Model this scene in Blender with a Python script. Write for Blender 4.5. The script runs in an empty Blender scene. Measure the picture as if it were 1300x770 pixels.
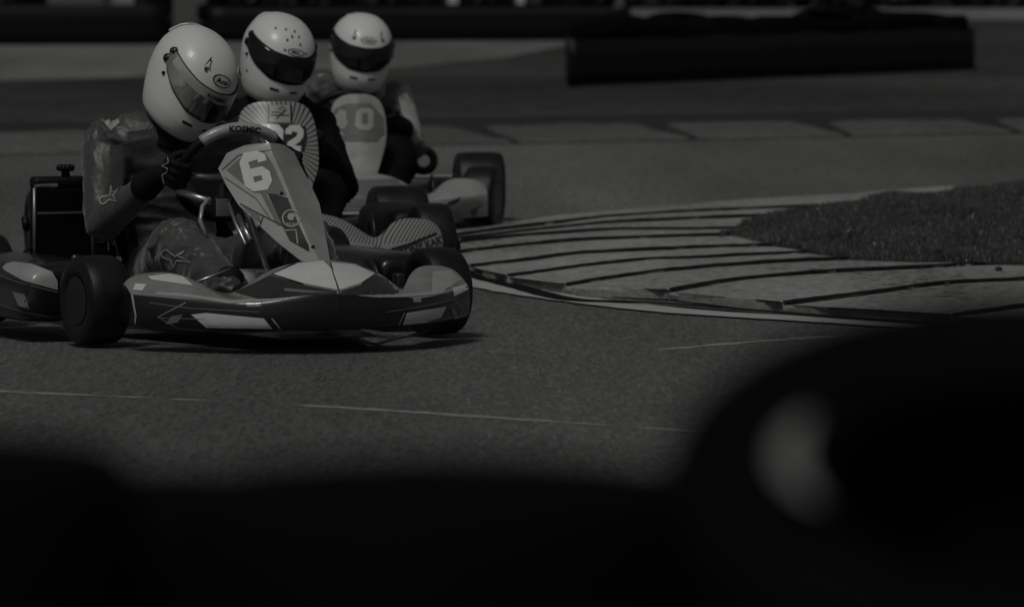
import bpy, bmesh, math, random
import numpy as np
from mathutils import Vector, Matrix, noise
from mathutils.bvhtree import BVHTree
random.seed(7)
R = math.radians
PI = math.pi
SC = bpy.context.scene
COL = SC.collection

# ------------------------------------------------------------------ camera
FPX = 7830.0            # focal length in photo pixels (1300 wide)
PITCH = R(3.47)
CAM = Vector((0, 0, 1.2))
cd = bpy.data.cameras.new('camera')
cam = bpy.data.objects.new('camera', cd)
COL.objects.link(cam)
cam.location = CAM
cam.rotation_euler = (PI / 2 - PITCH, 0, 0)
cd.sensor_width = 36
cd.lens = FPX / 1300 * 36
cd.clip_start = 0.2
cd.clip_end = 4000
cd.dof.use_dof = True
cd.dof.focus_distance = 17.9
cd.dof.aperture_fstop = 6.3
SC.camera = cam

# ------------------------------------------------------------------ light
SUN_EL, SUN_AZ = R(57), R(-158)      # azimuth from +Y (away) towards +X
w = bpy.data.worlds.new('World')
SC.world = w
w.use_nodes = True
nt = w.node_tree
sky = nt.nodes.new('ShaderNodeTexSky')
sky.sky_type = 'NISHITA'
sky.sun_disc = False
sky.sun_elevation = SUN_EL
sky.sun_rotation = SUN_AZ
sky.dust_density = 3.0
bw = nt.nodes.new('ShaderNodeRGBToBW')          # the photograph is black and white
nt.links.new(sky.outputs[0], bw.inputs[0])
bg = nt.nodes['Background']
bg.inputs[1].default_value = 0.07
nt.links.new(bw.outputs[0], bg.inputs[0])
sl = bpy.data.lights.new('sun', 'SUN')
sl.energy = 2.7
sl.angle = R(14)
sl.color = (1, 0.985, 0.96)
so = bpy.data.objects.new('sun', sl)
COL.objects.link(so)
sd = Vector((math.sin(SUN_AZ) * math.cos(SUN_EL), math.cos(SUN_AZ) * math.cos(SUN_EL), math.sin(SUN_EL)))
so.rotation_euler = sd.to_track_quat('Z', 'Y').to_euler()
so.location = sd * 50
SC.view_settings.view_transform = 'Standard'
SC.view_settings.look = 'None'
SC.view_settings.gamma = 1
SC.view_settings.exposure = -1.76

# ------------------------------------------------------------------ pixel helpers (design time only)
Fv = Vector((0, math.cos(PITCH), -math.sin(PITCH)))
Uv = Vector((0, math.sin(PITCH), math.cos(PITCH)))
Xv = Vector((1, 0, 0))

def ray(px, py):
    return Fv + Xv * ((px - 650) / FPX) + Uv * ((385 - py) / FPX)

def gp(px, py, z=0.0):
    d = ray(px, py)
    return CAM + d * ((z - CAM.z) / d.z)

def at_depth(px, py, Y):
    d = ray(px, py)
    return CAM + d * (Y / d.y)

# ------------------------------------------------------------------ materials
MATS = {}

def mat(name, val, rough=0.5, metal=0.0, var=0.0, scale=20, bump=0.0, bscale=None, spec=0.5, coat=0.0, sheen=0.0,
        stretch=(1, 1, 1), tint=(1, 1, 0.985), detail=6):
    m = bpy.data.materials.new(name)
    m.use_nodes = True
    t = m.node_tree
    b = t.nodes['Principled BSDF']
    c = [val * k for k in tint] + [1]
    b.inputs['Base Color'].default_value = c
    b.inputs['Roughness'].default_value = rough
    b.inputs['Metallic'].default_value = metal
    b.inputs['Specular IOR Level'].default_value = spec
    if coat:
        b.inputs['Coat Weight'].default_value = coat
        b.inputs['Coat Roughness'].default_value = 0.06
    if sheen:
        b.inputs['Sheen Weight'].default_value = sheen
        b.inputs['Sheen Roughness'].default_value = 0.5
    if var or bump:
        tc = t.nodes.new('ShaderNodeTexCoord')
        mp = t.nodes.new('ShaderNodeMapping')
        mp.inputs['Scale'].default_value = stretch
        t.links.new(tc.outputs['Object'], mp.inputs[0])
        n = t.nodes.new('ShaderNodeTexNoise')
        n.inputs['Scale'].default_value = scale
        n.inputs['Detail'].default_value = detail
        n.inputs['Roughness'].default_value = 0.65
        t.links.new(mp.outputs[0], n.inputs[0])
        if var:
            r = t.nodes.new('ShaderNodeValToRGB')
            lo, hi = val * (1 - var), val * (1 + var)
            r.color_ramp.elements[0].position = 0.3
            r.color_ramp.elements[1].position = 0.7
            r.color_ramp.elements[0].color = [lo * k for k in tint] + [1]
            r.color_ramp.elements[1].color = [hi * k for k in tint] + [1]
            t.links.new(n.outputs[0], r.inputs[0])
            t.links.new(r.outputs[0], b.inputs['Base Color'])
        if bump:
            bp = t.nodes.new('ShaderNodeBump')
            bp.inputs['Strength'].default_value = bump
            bp.inputs['Distance'].default_value = 0.01
            if bscale:
                n2 = t.nodes.new('ShaderNodeTexNoise')
                n2.inputs['Scale'].default_value = bscale
                n2.inputs['Detail'].default_value = 8
                t.links.new(mp.outputs[0], n2.inputs[0])
                t.links.new(n2.outputs[0], bp.inputs['Height'])
            else:
                t.links.new(n.outputs[0], bp.inputs['Height'])
            t.links.new(bp.outputs[0], b.inputs['Normal'])
    MATS[name] = m
    return m

M = MATS
mat('white_shell', 0.74, 0.38, var=0.04, scale=6, coat=0.15)
mat('white_vinyl', 0.62, 0.3, var=0.06, scale=30, coat=0.2)
mat('pale_vinyl', 0.36, 0.3, var=0.1, scale=14, coat=0.2)
mat('grey_vinyl', 0.16, 0.3, var=0.15, scale=14, coat=0.2)
mat('dark_vinyl', 0.035, 0.3, var=0.2, scale=20, coat=0.2)
mat('black_vinyl', 0.012, 0.35, var=0.2, scale=20)
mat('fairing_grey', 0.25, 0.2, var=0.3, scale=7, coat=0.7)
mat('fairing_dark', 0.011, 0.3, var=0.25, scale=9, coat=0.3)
mat('fairing_pale', 0.35, 0.26, var=0.15, scale=8, coat=0.5)
mat('fairing_dull', 0.33, 0.55, var=0.2, scale=10, spec=0.3)
mat('dull_grey', 0.15, 0.6, var=0.2, scale=20, spec=0.3)
mat('dull_pale', 0.33, 0.6, var=0.15, scale=20, spec=0.3)
mat('visor_dark', 0.006, 0.06, spec=0.6)
mat('visor_mirror', 0.42, 0.12, metal=0.85, var=0.5, scale=9, stretch=(1, 1, 0.05))
mat('black_plastic', 0.006, 0.5, var=0.2, scale=40, spec=0.25)
mat('rubber', 0.008, 0.72, var=0.3, scale=30, bump=0.15, bscale=160, spec=0.35)
mat('tread_rubber', 0.010, 0.42, var=0.4, scale=18, bump=0.2, bscale=220, spec=0.4, stretch=(1, 1, 1))
mat('wall_rubber', 0.0032, 0.85, var=0.3, scale=12, bump=0.1, bscale=80, spec=0.06)
mat('rubber_highlight', 0.24, 0.5, var=0.3, scale=12)  # pale tone for the highlight painted on the loose tyre
mat('steel', 0.5, 0.35, metal=0.9, var=0.1, scale=30)
mat('dark_metal', 0.06, 0.4, metal=0.7, var=0.2, scale=40)
mat('frame_metal', 0.25, 0.35, metal=0.7)
mat('suit_dark', 0.054, 0.45, var=0.15, scale=9, bump=0.25, bscale=60, sheen=0.3)
mat('suit_black', 0.005, 0.8, var=0.3, scale=12, bump=0.25, bscale=60, spec=0.15)
mat('suit_grey', 0.07, 0.6, var=0.35, scale=9, bump=0.25, bscale=60, sheen=0.2)
mat('cloth_pale', 0.34, 0.6, var=0.25, scale=25, bump=0.2, bscale=80)
mat('cloth_line', 0.34, 0.6)
mat('cloth_black', 0.005, 0.75, var=0.3, scale=20, bump=0.2, bscale=100, spec=0.25)
mat('white_line', 0.42, 0.7, var=0.18, scale=14, detail=10)
mat('old_line', 0.26, 0.8, var=0.5, scale=30, detail=10)
mat('painted_metal', 0.55, 0.5, var=0.1, scale=8)
mat('board_grey', 0.12, 0.6, var=0.15, scale=2)
mat('board_pale', 0.30, 0.6, var=0.1, scale=2)
mat('stone_dark', 0.03, 0.9, var=0.3, scale=40)
mat('soil', 0.016, 0.95, var=0.3, scale=9, bump=0.4)
mat('hedge_leaf', 0.018, 0.7, var=0.5, scale=3)
mat('bark', 0.03, 0.9, var=0.3, scale=20)
mat('grass_blade', 0.085, 0.6, var=0.5, scale=5, detail=4)
mat('straw', 0.40, 0.7)


mat('kerb_dark', 0.012, 0.95, var=0.6, scale=30, bump=0.5, spec=0.1)  # near-black for the painted joint shade and the kerb foot strip

def surf_mat(name, stops, bump, rough, big=0.12, fine=55, bdist=0.006, stretch=(1, 1, 1), spec=0.4):
    """ground-type material: a fine speckle mixed with large soft patches"""
    m = bpy.data.materials.new(name)
    m.use_nodes = True
    t = m.node_tree
    b = t.nodes['Principled BSDF']
    b.inputs['Roughness'].default_value = rough
    b.inputs['Specular IOR Level'].default_value = spec
    g = t.nodes.new('ShaderNodeNewGeometry')
    mp = t.nodes.new('ShaderNodeMapping')
    mp.inputs['Scale'].default_value = stretch
    t.links.new(g.outputs['Position'], mp.inputs[0])
    nf = t.nodes.new('ShaderNodeTexNoise')
    nf.inputs['Scale'].default_value = fine
    nf.inputs['Detail'].default_value = 7
    nf.inputs['Roughness'].default_value = 0.75
    nb = t.nodes.new('ShaderNodeTexNoise')
    nb.inputs['Scale'].default_value = 1.0 / max(big, 1e-3) * 0.12
    nb.inputs['Detail'].default_value = 5
    nb.inputs['Roughness'].default_value = 0.6
    t.links.new(mp.outputs[0], nf.inputs[0])
    t.links.new(mp.outputs[0], nb.inputs[0])
    mx = t.nodes.new('ShaderNodeMix')
    mx.data_type = 'FLOAT'
    mx.inputs[0].default_value = 0.42
    t.links.new(nf.outputs[0], mx.inputs[2])
    t.links.new(nb.outputs[0], mx.inputs[3])
    r = t.nodes.new('ShaderNodeValToRGB')
    el = r.color_ramp.elements
    while len(el) < len(stops):
        el.new(0.5)
    for e, (p, v) in zip(el, stops):
        e.position = p
        e.color = (v, v, v * 0.985, 1)
    t.links.new(mx.outputs[0], r.inputs[0])
    t.links.new(r.outputs[0], b.inputs['Base Color'])
    bp = t.nodes.new('ShaderNodeBump')
    bp.inputs['Strength'].default_value = bump
    bp.inputs['Distance'].default_value = bdist
    t.links.new(nf.outputs[0], bp.inputs['Height'])
    t.links.new(bp.outputs[0], b.inputs['Normal'])
    MATS[name] = m
    return m

surf_mat('asphalt', [(0.36, 0.05), (0.45, 0.175), (0.54, 0.27), (0.66, 0.56)], 1.0, 0.72, big=0.3, fine=80, bdist=0.03, spec=0.25, stretch=(1, 0.13, 1))
surf_mat('concrete', [(0.37, 0.08), (0.44, 0.25), (0.54, 0.34), (0.66, 0.48)], 0.9, 0.85, big=0.10, fine=26, bdist=0.012, stretch=(1, 0.3, 1), spec=0.2)
surf_mat('old_concrete', [(0.36, 0.035), (0.45, 0.10), (0.55, 0.14), (0.66, 0.26)], 0.9, 0.85, big=0.3, fine=14, bdist=0.02, spec=0.2)
surf_mat('lawn', [(0.34, 0.014), (0.45, 0.042), (0.55, 0.075), (0.68, 0.16)], 1.0, 0.95, big=0.5, fine=9, bdist=0.03, stretch=(0.6, 0.5, 1), spec=0.1)


def stripe_mat(name, mode):
    """pale vinyl printed with dark curved stripes (flat print)"""
    m = bpy.data.materials.new(name)
    m.use_nodes = True
    t = m.node_tree
    b = t.nodes['Principled BSDF']
    b.inputs['Roughness'].default_value = 0.35
    tc = t.nodes.new('ShaderNodeTexCoord')
    sx = t.nodes.new('ShaderNodeSeparateXYZ')
    t.links.new(tc.outputs['Object'], sx.inputs[0])

    def math_(op, a, bb):
        n = t.nodes.new('ShaderNodeMath')
        n.operation = op
        for i, v in enumerate((a, bb)):
            if v is None:
                continue
            if isinstance(v, (int, float)):
                n.inputs[i].default_value = v
            else:
                t.links.new(v, n.inputs[i])
        return n.outputs[0]
    if mode == 'fan':
        dz = math_('SUBTRACT', sx.outputs[2], 0.46)
        ang = math_('ARCTAN2', sx.outputs[1], dz)
        f = math_('ADD', math_('MULTIPLY', ang, 58.0), math_('MULTIPLY', sx.outputs[2], 60.0))
    else:
        ay = math_('ABSOLUTE', sx.outputs[1], None)
        cv = math_('POWER', math_('MULTIPLY', sx.outputs[2], 4.2), 2.0)
        f = math_('ADD', math_('MULTIPLY', ay, 430.0), math_('MULTIPLY', cv, -62.0))
        f = math_('ADD', f, math_('MULTIPLY', sx.outputs[0], 55.0))
    s = math_('SINE', f, None)
    r = t.nodes.new('ShaderNodeValToRGB')
    r.color_ramp.elements[0].position = 0.12
    r.color_ramp.elements[0].color = (0.03, 0.03, 0.03, 1)
    r.color_ramp.elements[1].position = 0.3
    r.color_ramp.elements[1].color = (0.3, 0.3, 0.295, 1)
    s2 = math_('ADD', math_('MULTIPLY', s, 0.5), 0.5)
    t.links.new(s2, r.inputs[0])
    t.links.new(r.outputs[0], b.inputs['Base Color'])
    MATS[name] = m

stripe_mat('stripe_fan', 'fan')
stripe_mat('stripe_wave', 'wave')

# ------------------------------------------------------------------ object helpers

def tag(o, label=None, cat=None, group=None, kind=None):
    if label: o['label'] = label
    if cat: o['category'] = cat
    if group: o['group'] = group
    if kind: o['kind'] = kind
    return o

def link(name, me, mats, parent=None, smooth=True, loc=None):
    o = bpy.data.objects.new(name, me)
    COL.objects.link(o)
    for m_ in (mats if isinstance(mats, (list, tuple)) else [mats]):
        if m_ is not None:
            me.materials.append(M[m_])
    if smooth:
        me.polygons.foreach_set('use_smooth', [True] * len(me.polygons))
    if parent is not None:
        o.parent = parent
        if parent.type != 'EMPTY' and parent.parent is not None:
            pass
    if loc is not None:
        o.location = loc
    return o

def obj(name, bm, mats, parent=None, smooth=True, loc=None, recalc=True):
    if recalc:
        bmesh.ops.recalc_face_normals(bm, faces=bm.faces)
    me = bpy.data.meshes.new(name)
    bm.to_mesh(me)
    bm.free()
    return link(name, me, mats, parent, smooth, loc)

def empty(name, loc, rz=0):
    o = bpy.data.objects.new(name, None)
    COL.objects.link(o)
    o.location = loc
    o.rotation_euler = (0, 0, rz)
    o.empty_display_size = 0.1
    return o

def sharp(o, deg=35):
    me = o.data
    try:
        me.set_sharp_from_angle(angle=R(deg))
    except Exception:
        pass
    return o

def applied(o):
    """bake an object's modifiers into its mesh"""
    dg = bpy.context.evaluated_depsgraph_get()
    dg.update()
    me = bpy.data.meshes.new_from_object(o.evaluated_get(dg))
    o.modifiers.clear()
    old = o.data
    o.data = me
    bpy.data.meshes.remove(old)
    return o

def box(bm, c, s, rot=None, bev=0.0):
    mtx = Matrix.Translation(c)
    if rot is not None:
        mtx = mtx @ rot.to_4x4()
    r = bmesh.ops.create_cube(bm, size=1, matrix=mtx @ Matrix.Diagonal((s[0], s[1], s[2], 1)))
    if bev:
        es = {e for v in r['verts'] for e in v.link_edges}
        bmesh.ops.bevel(bm, geom=list(es), offset=bev, segments=2, affect='EDGES', profile=0.6)
    return r

def tube(bm, pts, rad, seg=8, cap=True, smooth_=False):
    pts = [Vector(p) for p in pts]
    if smooth_ and len(pts) > 2:
        q_ = []
        for i in range(len(pts) - 1):
            p0, p1, p2, p3 = pts[max(i - 1, 0)], pts[i], pts[i + 1], pts[min(i + 2, len(pts) - 1)]
            for k in range(6):
                t = k / 6
                q_.append(0.5 * ((2 * p1) + (p2 - p0) * t + (2 * p0 - 5 * p1 + 4 * p2 - p3) * t * t + (3 * p1 - p0 - 3 * p2 + p3) * t ** 3))
        pts = q_ + [pts[-1]]
    n = len(pts)
    rads = rad if isinstance(rad, (list, tuple)) else [rad] * n
    rings = []
    up = None
    for i, p in enumerate(pts):
        t = (pts[min(i + 1, n - 1)] - pts[max(i - 1, 0)]).normalized()
        if up is None:
            up = Vector((0, 0, 1)) if abs(t.z) < 0.9 else Vector((1, 0, 0))
        a = t.cross(up).normalized()
        b2 = a.cross(t).normalized()
        up = b2
        rings.append([bm.verts.new(p + (a * math.cos(k * 2 * PI / seg) + b2 * math.sin(k * 2 * PI / seg)) * rads[i]) for k in range(seg)])
    for i in range(n - 1):
        for k in range(seg):
            bm.faces.new((rings[i][k], rings[i][(k + 1) % seg], rings[i + 1][(k + 1) % seg], rings[i + 1][k]))
    if cap:
        bm.faces.new(rings[0][::-1])
        bm.faces.new(rings[-1])

def lathe(bm, prof, mtx, seg=32, closed=False):
    """prof: (axial, radius) list, axis = local Y"""
    rings = []
    for ax, rd in prof:
        rings.append([bm.verts.new(mtx @ Vector((rd * math.cos(k * 2 * PI / seg), ax, rd * math.sin(k * 2 * PI / seg)))) for k in range(seg)])
    n = len(rings)
    for i in range(n if closed else n - 1):
        a, b = rings[i], rings[(i + 1) % n]
        for k in range(seg):
            bm.faces.new((a[k], a[(k + 1) % seg], b[(k + 1) % seg], b[k]))
    if not closed:
        if prof[0][1] > 1e-5: bm.faces.new(rings[0])
        if prof[-1][1] > 1e-5: bm.faces.new(rings[-1][::-1])
    bmesh.ops.remove_doubles(bm, verts=bm.verts, dist=1e-6)

def capsule(bm, p0, r0, p1, r1, sub=2):
    p0, p1 = Vector(p0), Vector(p1)
    for p, r in ((p0, r0), (p1, r1)):
        bmesh.ops.create_icosphere(bm, subdivisions=sub, radius=r, matrix=Matrix.Translation(p))
    d = p1 - p0
    if d.length > 1e-5:
        q = d.to_track_quat('Z', 'Y').to_matrix().to_4x4()
        bmesh.ops.create_cone(bm, cap_ends=True, segments=16, radius1=r0, radius2=r1, depth=d.length,
                              matrix=Matrix.Translation((p0 + p1) / 2) @ q)

def chain(bm, pts, sub=2):
    for (a, ra), (b, rb) in zip(pts, pts[1:]):
        capsule(bm, a, ra, b, rb, sub)

def ellipsoid(bm, c, s, rot=None, sub=3):
    m_ = Matrix.Translation(c)
    if rot is not None:
        m_ = m_ @ rot.to_4x4()
    bmesh.ops.create_icosphere(bm, subdivisions=sub, radius=1, matrix=m_ @ Matrix.Diagonal((s[0], s[1], s[2], 1)))

def fused(name, bm, voxel, mats, parent, smooth_it=4, disp=None, loc=None):
    """fuse overlapping volumes into one continuous skin"""
    o = obj(name, bm, [], None)
    md = o.modifiers.new('fuse', 'REMESH')
    md.mode = 'VOXEL'
    md.voxel_size = voxel
    applied(o)
    b2 = bmesh.new()
    b2.from_mesh(o.data)
    for _ in range(smooth_it):
        bmesh.ops.smooth_vert(b2, verts=b2.verts, factor=0.5, use_axis_x=True, use_axis_y=True, use_axis_z=True)
    if disp:
        b2.normal_update()
        nn = [(v, v.normal.copy()) for v in b2.verts]
        for v, n_ in nn:
            v.co += n_ * disp(v.co)
        for _ in range(2):
            bmesh.ops.smooth_vert(b2, verts=b2.verts, factor=0.5, use_axis_x=True, use_axis_y=True, use_axis_z=True)
    b2.to_mesh(o.data)
    b2.free()
    o.data.polygons.foreach_set('use_smooth', [True] * len(o.data.polygons))
    for m_ in (mats if isinstance(mats, (list, tuple)) else [mats]):
        o.data.materials.append(M[m_])
    if parent is not None:
        o.parent = parent
    if loc is not None:
        o.location = loc
    return o

def grid_faces(bm, rows, closed_u=False):
    for a, b in zip(rows, rows[1:]):
        n = len(a)
        for k in range(n if closed_u else n - 1):
            try:
                bm.faces.new((a[k], a[(k + 1) % n], b[(k + 1) % n], b[k]))
            except ValueError:
                pass

def text_mesh(s, bold=0.0, xs=1.0):
    c = bpy.data.curves.new('lettering', 'FONT')
    c.body = s
    c.size = 1.0
    c.offset = bold
    c.align_x = 'CENTER'
    c.align_y = 'CENTER'
    c.resolution_u = 3
    o = bpy.data.objects.new('lettering', c)
    COL.objects.link(o)
    dg = bpy.context.evaluated_depsgraph_get()
    dg.update()
    me = bpy.data.meshes.new_from_object(o.evaluated_get(dg))
    vs = [(v.co.x * xs, v.co.y) for v in me.vertices]
    fs = [tuple(p.vertices) for p in me.polygons]
    bpy.data.objects.remove(o)
    bpy.data.curves.remove(c)
    bpy.data.meshes.remove(me)
    x0 = (min(v[0] for v in vs) + max(v[0] for v in vs)) / 2
    y0 = (min(v[1] for v in vs) + max(v[1] for v in vs)) / 2
    return [(x - x0, y - y0) for x, y in vs], fs

# ------------------------------------------------------------------ printed marks laid on a surface

def bvh_of(*objs):
    vs, fs = [], []
    for o in objs:
        k = len(vs)
        vs += [v.co.copy() for v in o.data.vertices]
        fs += [tuple(i + k for i in p.vertices) for p in o.data.polygons]
    return BVHTree.FromPolygons(vs, fs)

class Frame:
    """a kart's own axes: x forward, y to the driver's left-hand side, z up; origin under the front axle"""
    def __init__(self, px, py, a):
        self.o = gp(px, py)
        self.rz = R(a) - PI / 2
        self.m = Matrix.Translation(self.o) @ Matrix.Rotation(self.rz, 4, 'Z')
        self.i = self.m.inverted()
    def ray(self, px, py):
        return self.i @ CAM, (self.i.to_3x3() @ ray(px, py)).normalized()
    def at(self, px, py, x):
        o, d = self.ray(px, py)
        return o + d * ((x - o.x) / d.x)

def lay(name, fr, verts, faces, bvh, m_, parent, off=0.0016, loc=None, maxe=7.0):
    """drop a flat outline (verts in photo pixels) on the surface it is printed on"""
    bm = bmesh.new()
    vs = [bm.verts.new((x, y, 0)) for x, y in verts]
    for f in faces:
        try:
            bm.faces.new([vs[i] for i in f])
        except ValueError:
            pass
    bmesh.ops.triangulate(bm, faces=bm.faces)
    for _ in range(5):
        es = [e for e in bm.edges if e.calc_length() > maxe]
        if not es:
            break
        bmesh.ops.subdivide_edges(bm, edges=es, cuts=1)
        bmesh.ops.triangulate(bm, faces=bm.faces)
    dead = []
    hits = []
    for v in bm.verts:
        o, d = fr.ray(v.co.x, v.co.y)
        h, n, i, di = bvh.ray_cast(o, d)
        if h is None:
            dead.append(v)
            continue
        if n.dot(d) > 0:
            n = -n
        hits.append((v, h + n * off, di))
    if hits:
        med = sorted(k[2] for k in hits)[len(hits) // 2]
        for v, p, di in hits:
            v.co = p
            if abs(di - med) > 0.22:
                dead.append(v)
    bmesh.ops.delete(bm, geom=dead, context='VERTS')
    if not bm.faces:
        print('EMPTY MARK', name)
    if loc is not None:
        for v in bm.verts:
            v.co -= Vector(loc)
        return obj(name, bm, m_, parent, loc=loc)
    return obj(name, bm, m_, parent, smooth=(name != 'number'))

def poly_mark(name, fr, pts, bvh, m_, parent, **k):
    return lay(name, fr, pts, [tuple(range(len(pts)))], bvh, m_, parent, **k)

def line_mark(name, fr, pts, wd, bvh, m_, parent, closed=False, miter=False, **k):
    n = len(pts)
    P = [Vector((p[0], p[1])) for p in pts]
    vs, fs = [], []
    for i in range(n):
        if closed:
            t = P[(i + 1) % n] - P[i - 1]
        else:
            t = P[min(i + 1, n - 1)] - P[max(i - 1, 0)]
        t.normalize()
        nn = Vector((-t.y, t.x)) * wd / 2
        if miter and 0 < i < n - 1:
            e = (P[i + 1] - P[i]).normalized()
            nn /= max(.55, abs(e.dot(t)))
        vs += [tuple(P[i] + nn), tuple(P[i] - nn)]
    for i in range(n if closed else n - 1):
        j = (i + 1) % n
        fs.append((2 * i, 2 * i + 1, 2 * j + 1, 2 * j))
    return lay(name, fr, vs, fs, bvh, m_, parent, **k)

def text_mark(name, fr, s, cx, cy, h, ang, bvh, m_, parent, xs=1.0, bold=0.0, arc=0.0, shear=0.0, **k):
    """h = letter size in pixels, ang = clockwise slope in degrees, arc = extra downward bow"""
    vs, fs = text_mesh(s, bold, xs)
    c, sn = math.cos(R(ang)), math.sin(R(ang))
    out = []
    for x, y in vs:
        x, y = x * h, -y * h
        x += -y * shear
        y += arc * x * x
        out.append((cx + x * c - y * sn, cy + x * sn + y * c))
    return lay(name, fr, out, fs, bvh, m_, parent, **k)

def star_pts(cx, cy, s, ang):
    """outline of the star-with-a-loop emblem sewn on the suit"""
    base = [(-15 + 5.6 * math.cos(R(a)), -5 + 5.2 * math.sin(R(a))) for a in range(100, 345, 22)]
    base += [(-3, -1.5), (9.6, -8.5), (1.5, -1.8), (17, 6.3), (-1, 3.5), (-5, 12), (-9, 2.5)]
    c, sn = math.cos(R(ang)), math.sin(R(ang))
    return [(cx + s * (x * c - y * sn), cy + s * (x * sn + y * c)) for x, y in base]

def block_digit(d):
    P = {'6': [[(1, .76), (1, .90), (.82, 1), (.18, 1), (0, .88), (0, .12), (.18, 0), (.82, 0), (1, .12), (1, .36), (.86, .47), (.1, .47)]],
         '9': [[(0, .24), (0, .10), (.18, 0), (.82, 0), (1, .12), (1, .88), (.82, 1), (.18, 1), (0, .88), (0, .64), (.14, .53), (.9, .53)]],
         '2': [[(0, .70), (0, .88), (.18, 1), (.82, 1), (1, .88), (1, .66), (.82, .48), (.16, .20), (0, .02), (1.12, 0)]],
         '0': [[(.5, 1), (.18, 1), (0, .88), (0, .12), (.18, 0), (.82, 0), (1, .12), (1, .88), (.82, 1), (.48, 1)]],
         '4': [[(.72, -.12), (.72, 1), (.66, 1.05), (0, .34), (0, .26), (1.15, .26)]]}
    return P[d]

def digit_mark(fr, d, cx, cy, wd, ht, sk, ang, bvh, parent, m_='white_vinyl', shear=0.0, off=.003):
    c, sn = math.cos(R(ang)), math.sin(R(ang))
    for path in block_digit(d):
        out = []
        for x, y in path:
            X, Y = (x - .5) * (wd - sk), -(y - .5) * (ht - sk)
            X += -Y * shear
            out.append((cx + X * c - Y * sn, cy + X * sn + Y * c))
        line_mark('number', fr, out, sk, bvh, m_, parent, off=off, maxe=4, miter=True)


# ================================================================== SETTING
def sheet(name, pts, z, m_, kind='structure', thick=0.0):
    bm = bmesh.new()
    vs = [bm.verts.new((p[0], p[1], z)) for p in pts]
    f = bm.faces.new(vs)
    if f.normal.z < 0:
        f.normal_flip()
    bm.normal_update()
    for f in bm.faces:
        if f.normal.z < 0:
            f.normal_flip()
    return tag(obj(name, bm, m_, smooth=False, recalc=False), kind=kind)

sheet('ground', [(-900, -300), (900, -300), (900, 2500), (-900, 2500)], -0.012, 'lawn')
sheet('track', [(-60, -20), (60, -20), (60, 40), (-60, 40)], -0.006, 'asphalt')
# the field beyond the far kerb, and the strips of another piece of track crossing it
fk_back = [(-400, 171), (0, 166), (560, 158), (900, 153), (1300, 149), (1800, 145)]
field = [gp(x, y - 8).xy for x, y in fk_back]
field = [Vector((-60, field[0].y))] + field + [Vector((60, field[-1].y)), Vector((60, 160)), Vector((-60, 160))]
sheet('grass_field', field, 0.0, 'lawn')
sheet('far_track', [gp(-900, 120).xy, gp(-200, 109).xy, gp(90, 101).xy, gp(330, 93).xy, gp(520, 86).xy, gp(640, 74).xy, gp(720, 58).xy, gp(720, 52).xy,
                    gp(-900, 52).xy], 0.004, 'asphalt')
sheet('access_road', [gp(770, 27).xy, gp(1000, 26.5).xy, gp(1500, 25).xy, gp(2000, 25).xy, gp(2000, 9).xy, gp(770, 9).xy], 0.004, 'asphalt')

# white edge line and worn old lines
def strip(name, px, wd, z, m_, broken=False):
    bm = bmesh.new()
    P = [gp(x, y, z) for x, y in px]
    n = len(P)
    # resample smoothly
    Q = []
    for i in range(n - 1):
        p0, p1, p2, p3 = P[max(i - 1, 0)], P[i], P[i + 1], P[min(i + 2, n - 1)]
        for k in range(24):
            t = k / 24
            Q.append(0.5 * ((2 * p1) + (p2 - p0) * t + (2 * p0 - 5 * p1 + 4 * p2 - p3) * t * t + (3 * p1 - p0 - 3 * p2 + p3) * t ** 3))
    Q.append(P[-1])
    rows = []
    for i, q in enumerate(Q):
        t = (Q[min(i + 1, len(Q) - 1)] - Q[max(i - 1, 0)]).normalized()
        nn = Vector((-t.y, t.x, 0)) * wd * (0.5 + 0.08 * noise.noise(q * 9))
        if broken:
            e = min(1, i / 9, (len(Q) - 1 - i) / 9)
            nn *= max(0.02, e * (0.75 + 1.0 * noise.noise(Vector((q.x * 2.3, q.y * .6, 3.0))) + .8 * noise.noise(Vector((q.x * 9, q.y * 2, 1)))))
        rows.append([bm.verts.new(q + nn), bm.verts.new(q - nn)])
    grid_faces(bm, rows)
    for f in bm.faces:
        f.normal_update()
        if f.normal.z < 0:
            f.normal_flip()
    return tag(obj(name, bm, m_, smooth=False, recalc=False), kind='structure')

strip('edge_line', [(470, 322), (540, 338), (600, 357), (700, 375), (850, 393), (1000, 403), (1190, 415), (1400, 424)], 0.17, 0.0, 'white_line')
strip('kerb_foot_strip', [(520, 318), (560, 331), (603, 348.5), (650, 361), (718, 378), (788, 382), (850, 385), (988, 396), (1155, 408), (1260, 413), (1400, 417)], 0.07, 0.004, 'kerb_dark')  # plain dark strip along the foot of the kerb
strip('worn_line', [(-100, 488), (0, 496), (200, 505), (420, 516), (650, 531), (900, 548)], 0.075, -0.0048, 'old_line', True)
strip('worn_line', [(830, 444), (950, 434), (1080, 425), (1190, 417)], 0.075, -0.0048, 'old_line', True)

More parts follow.
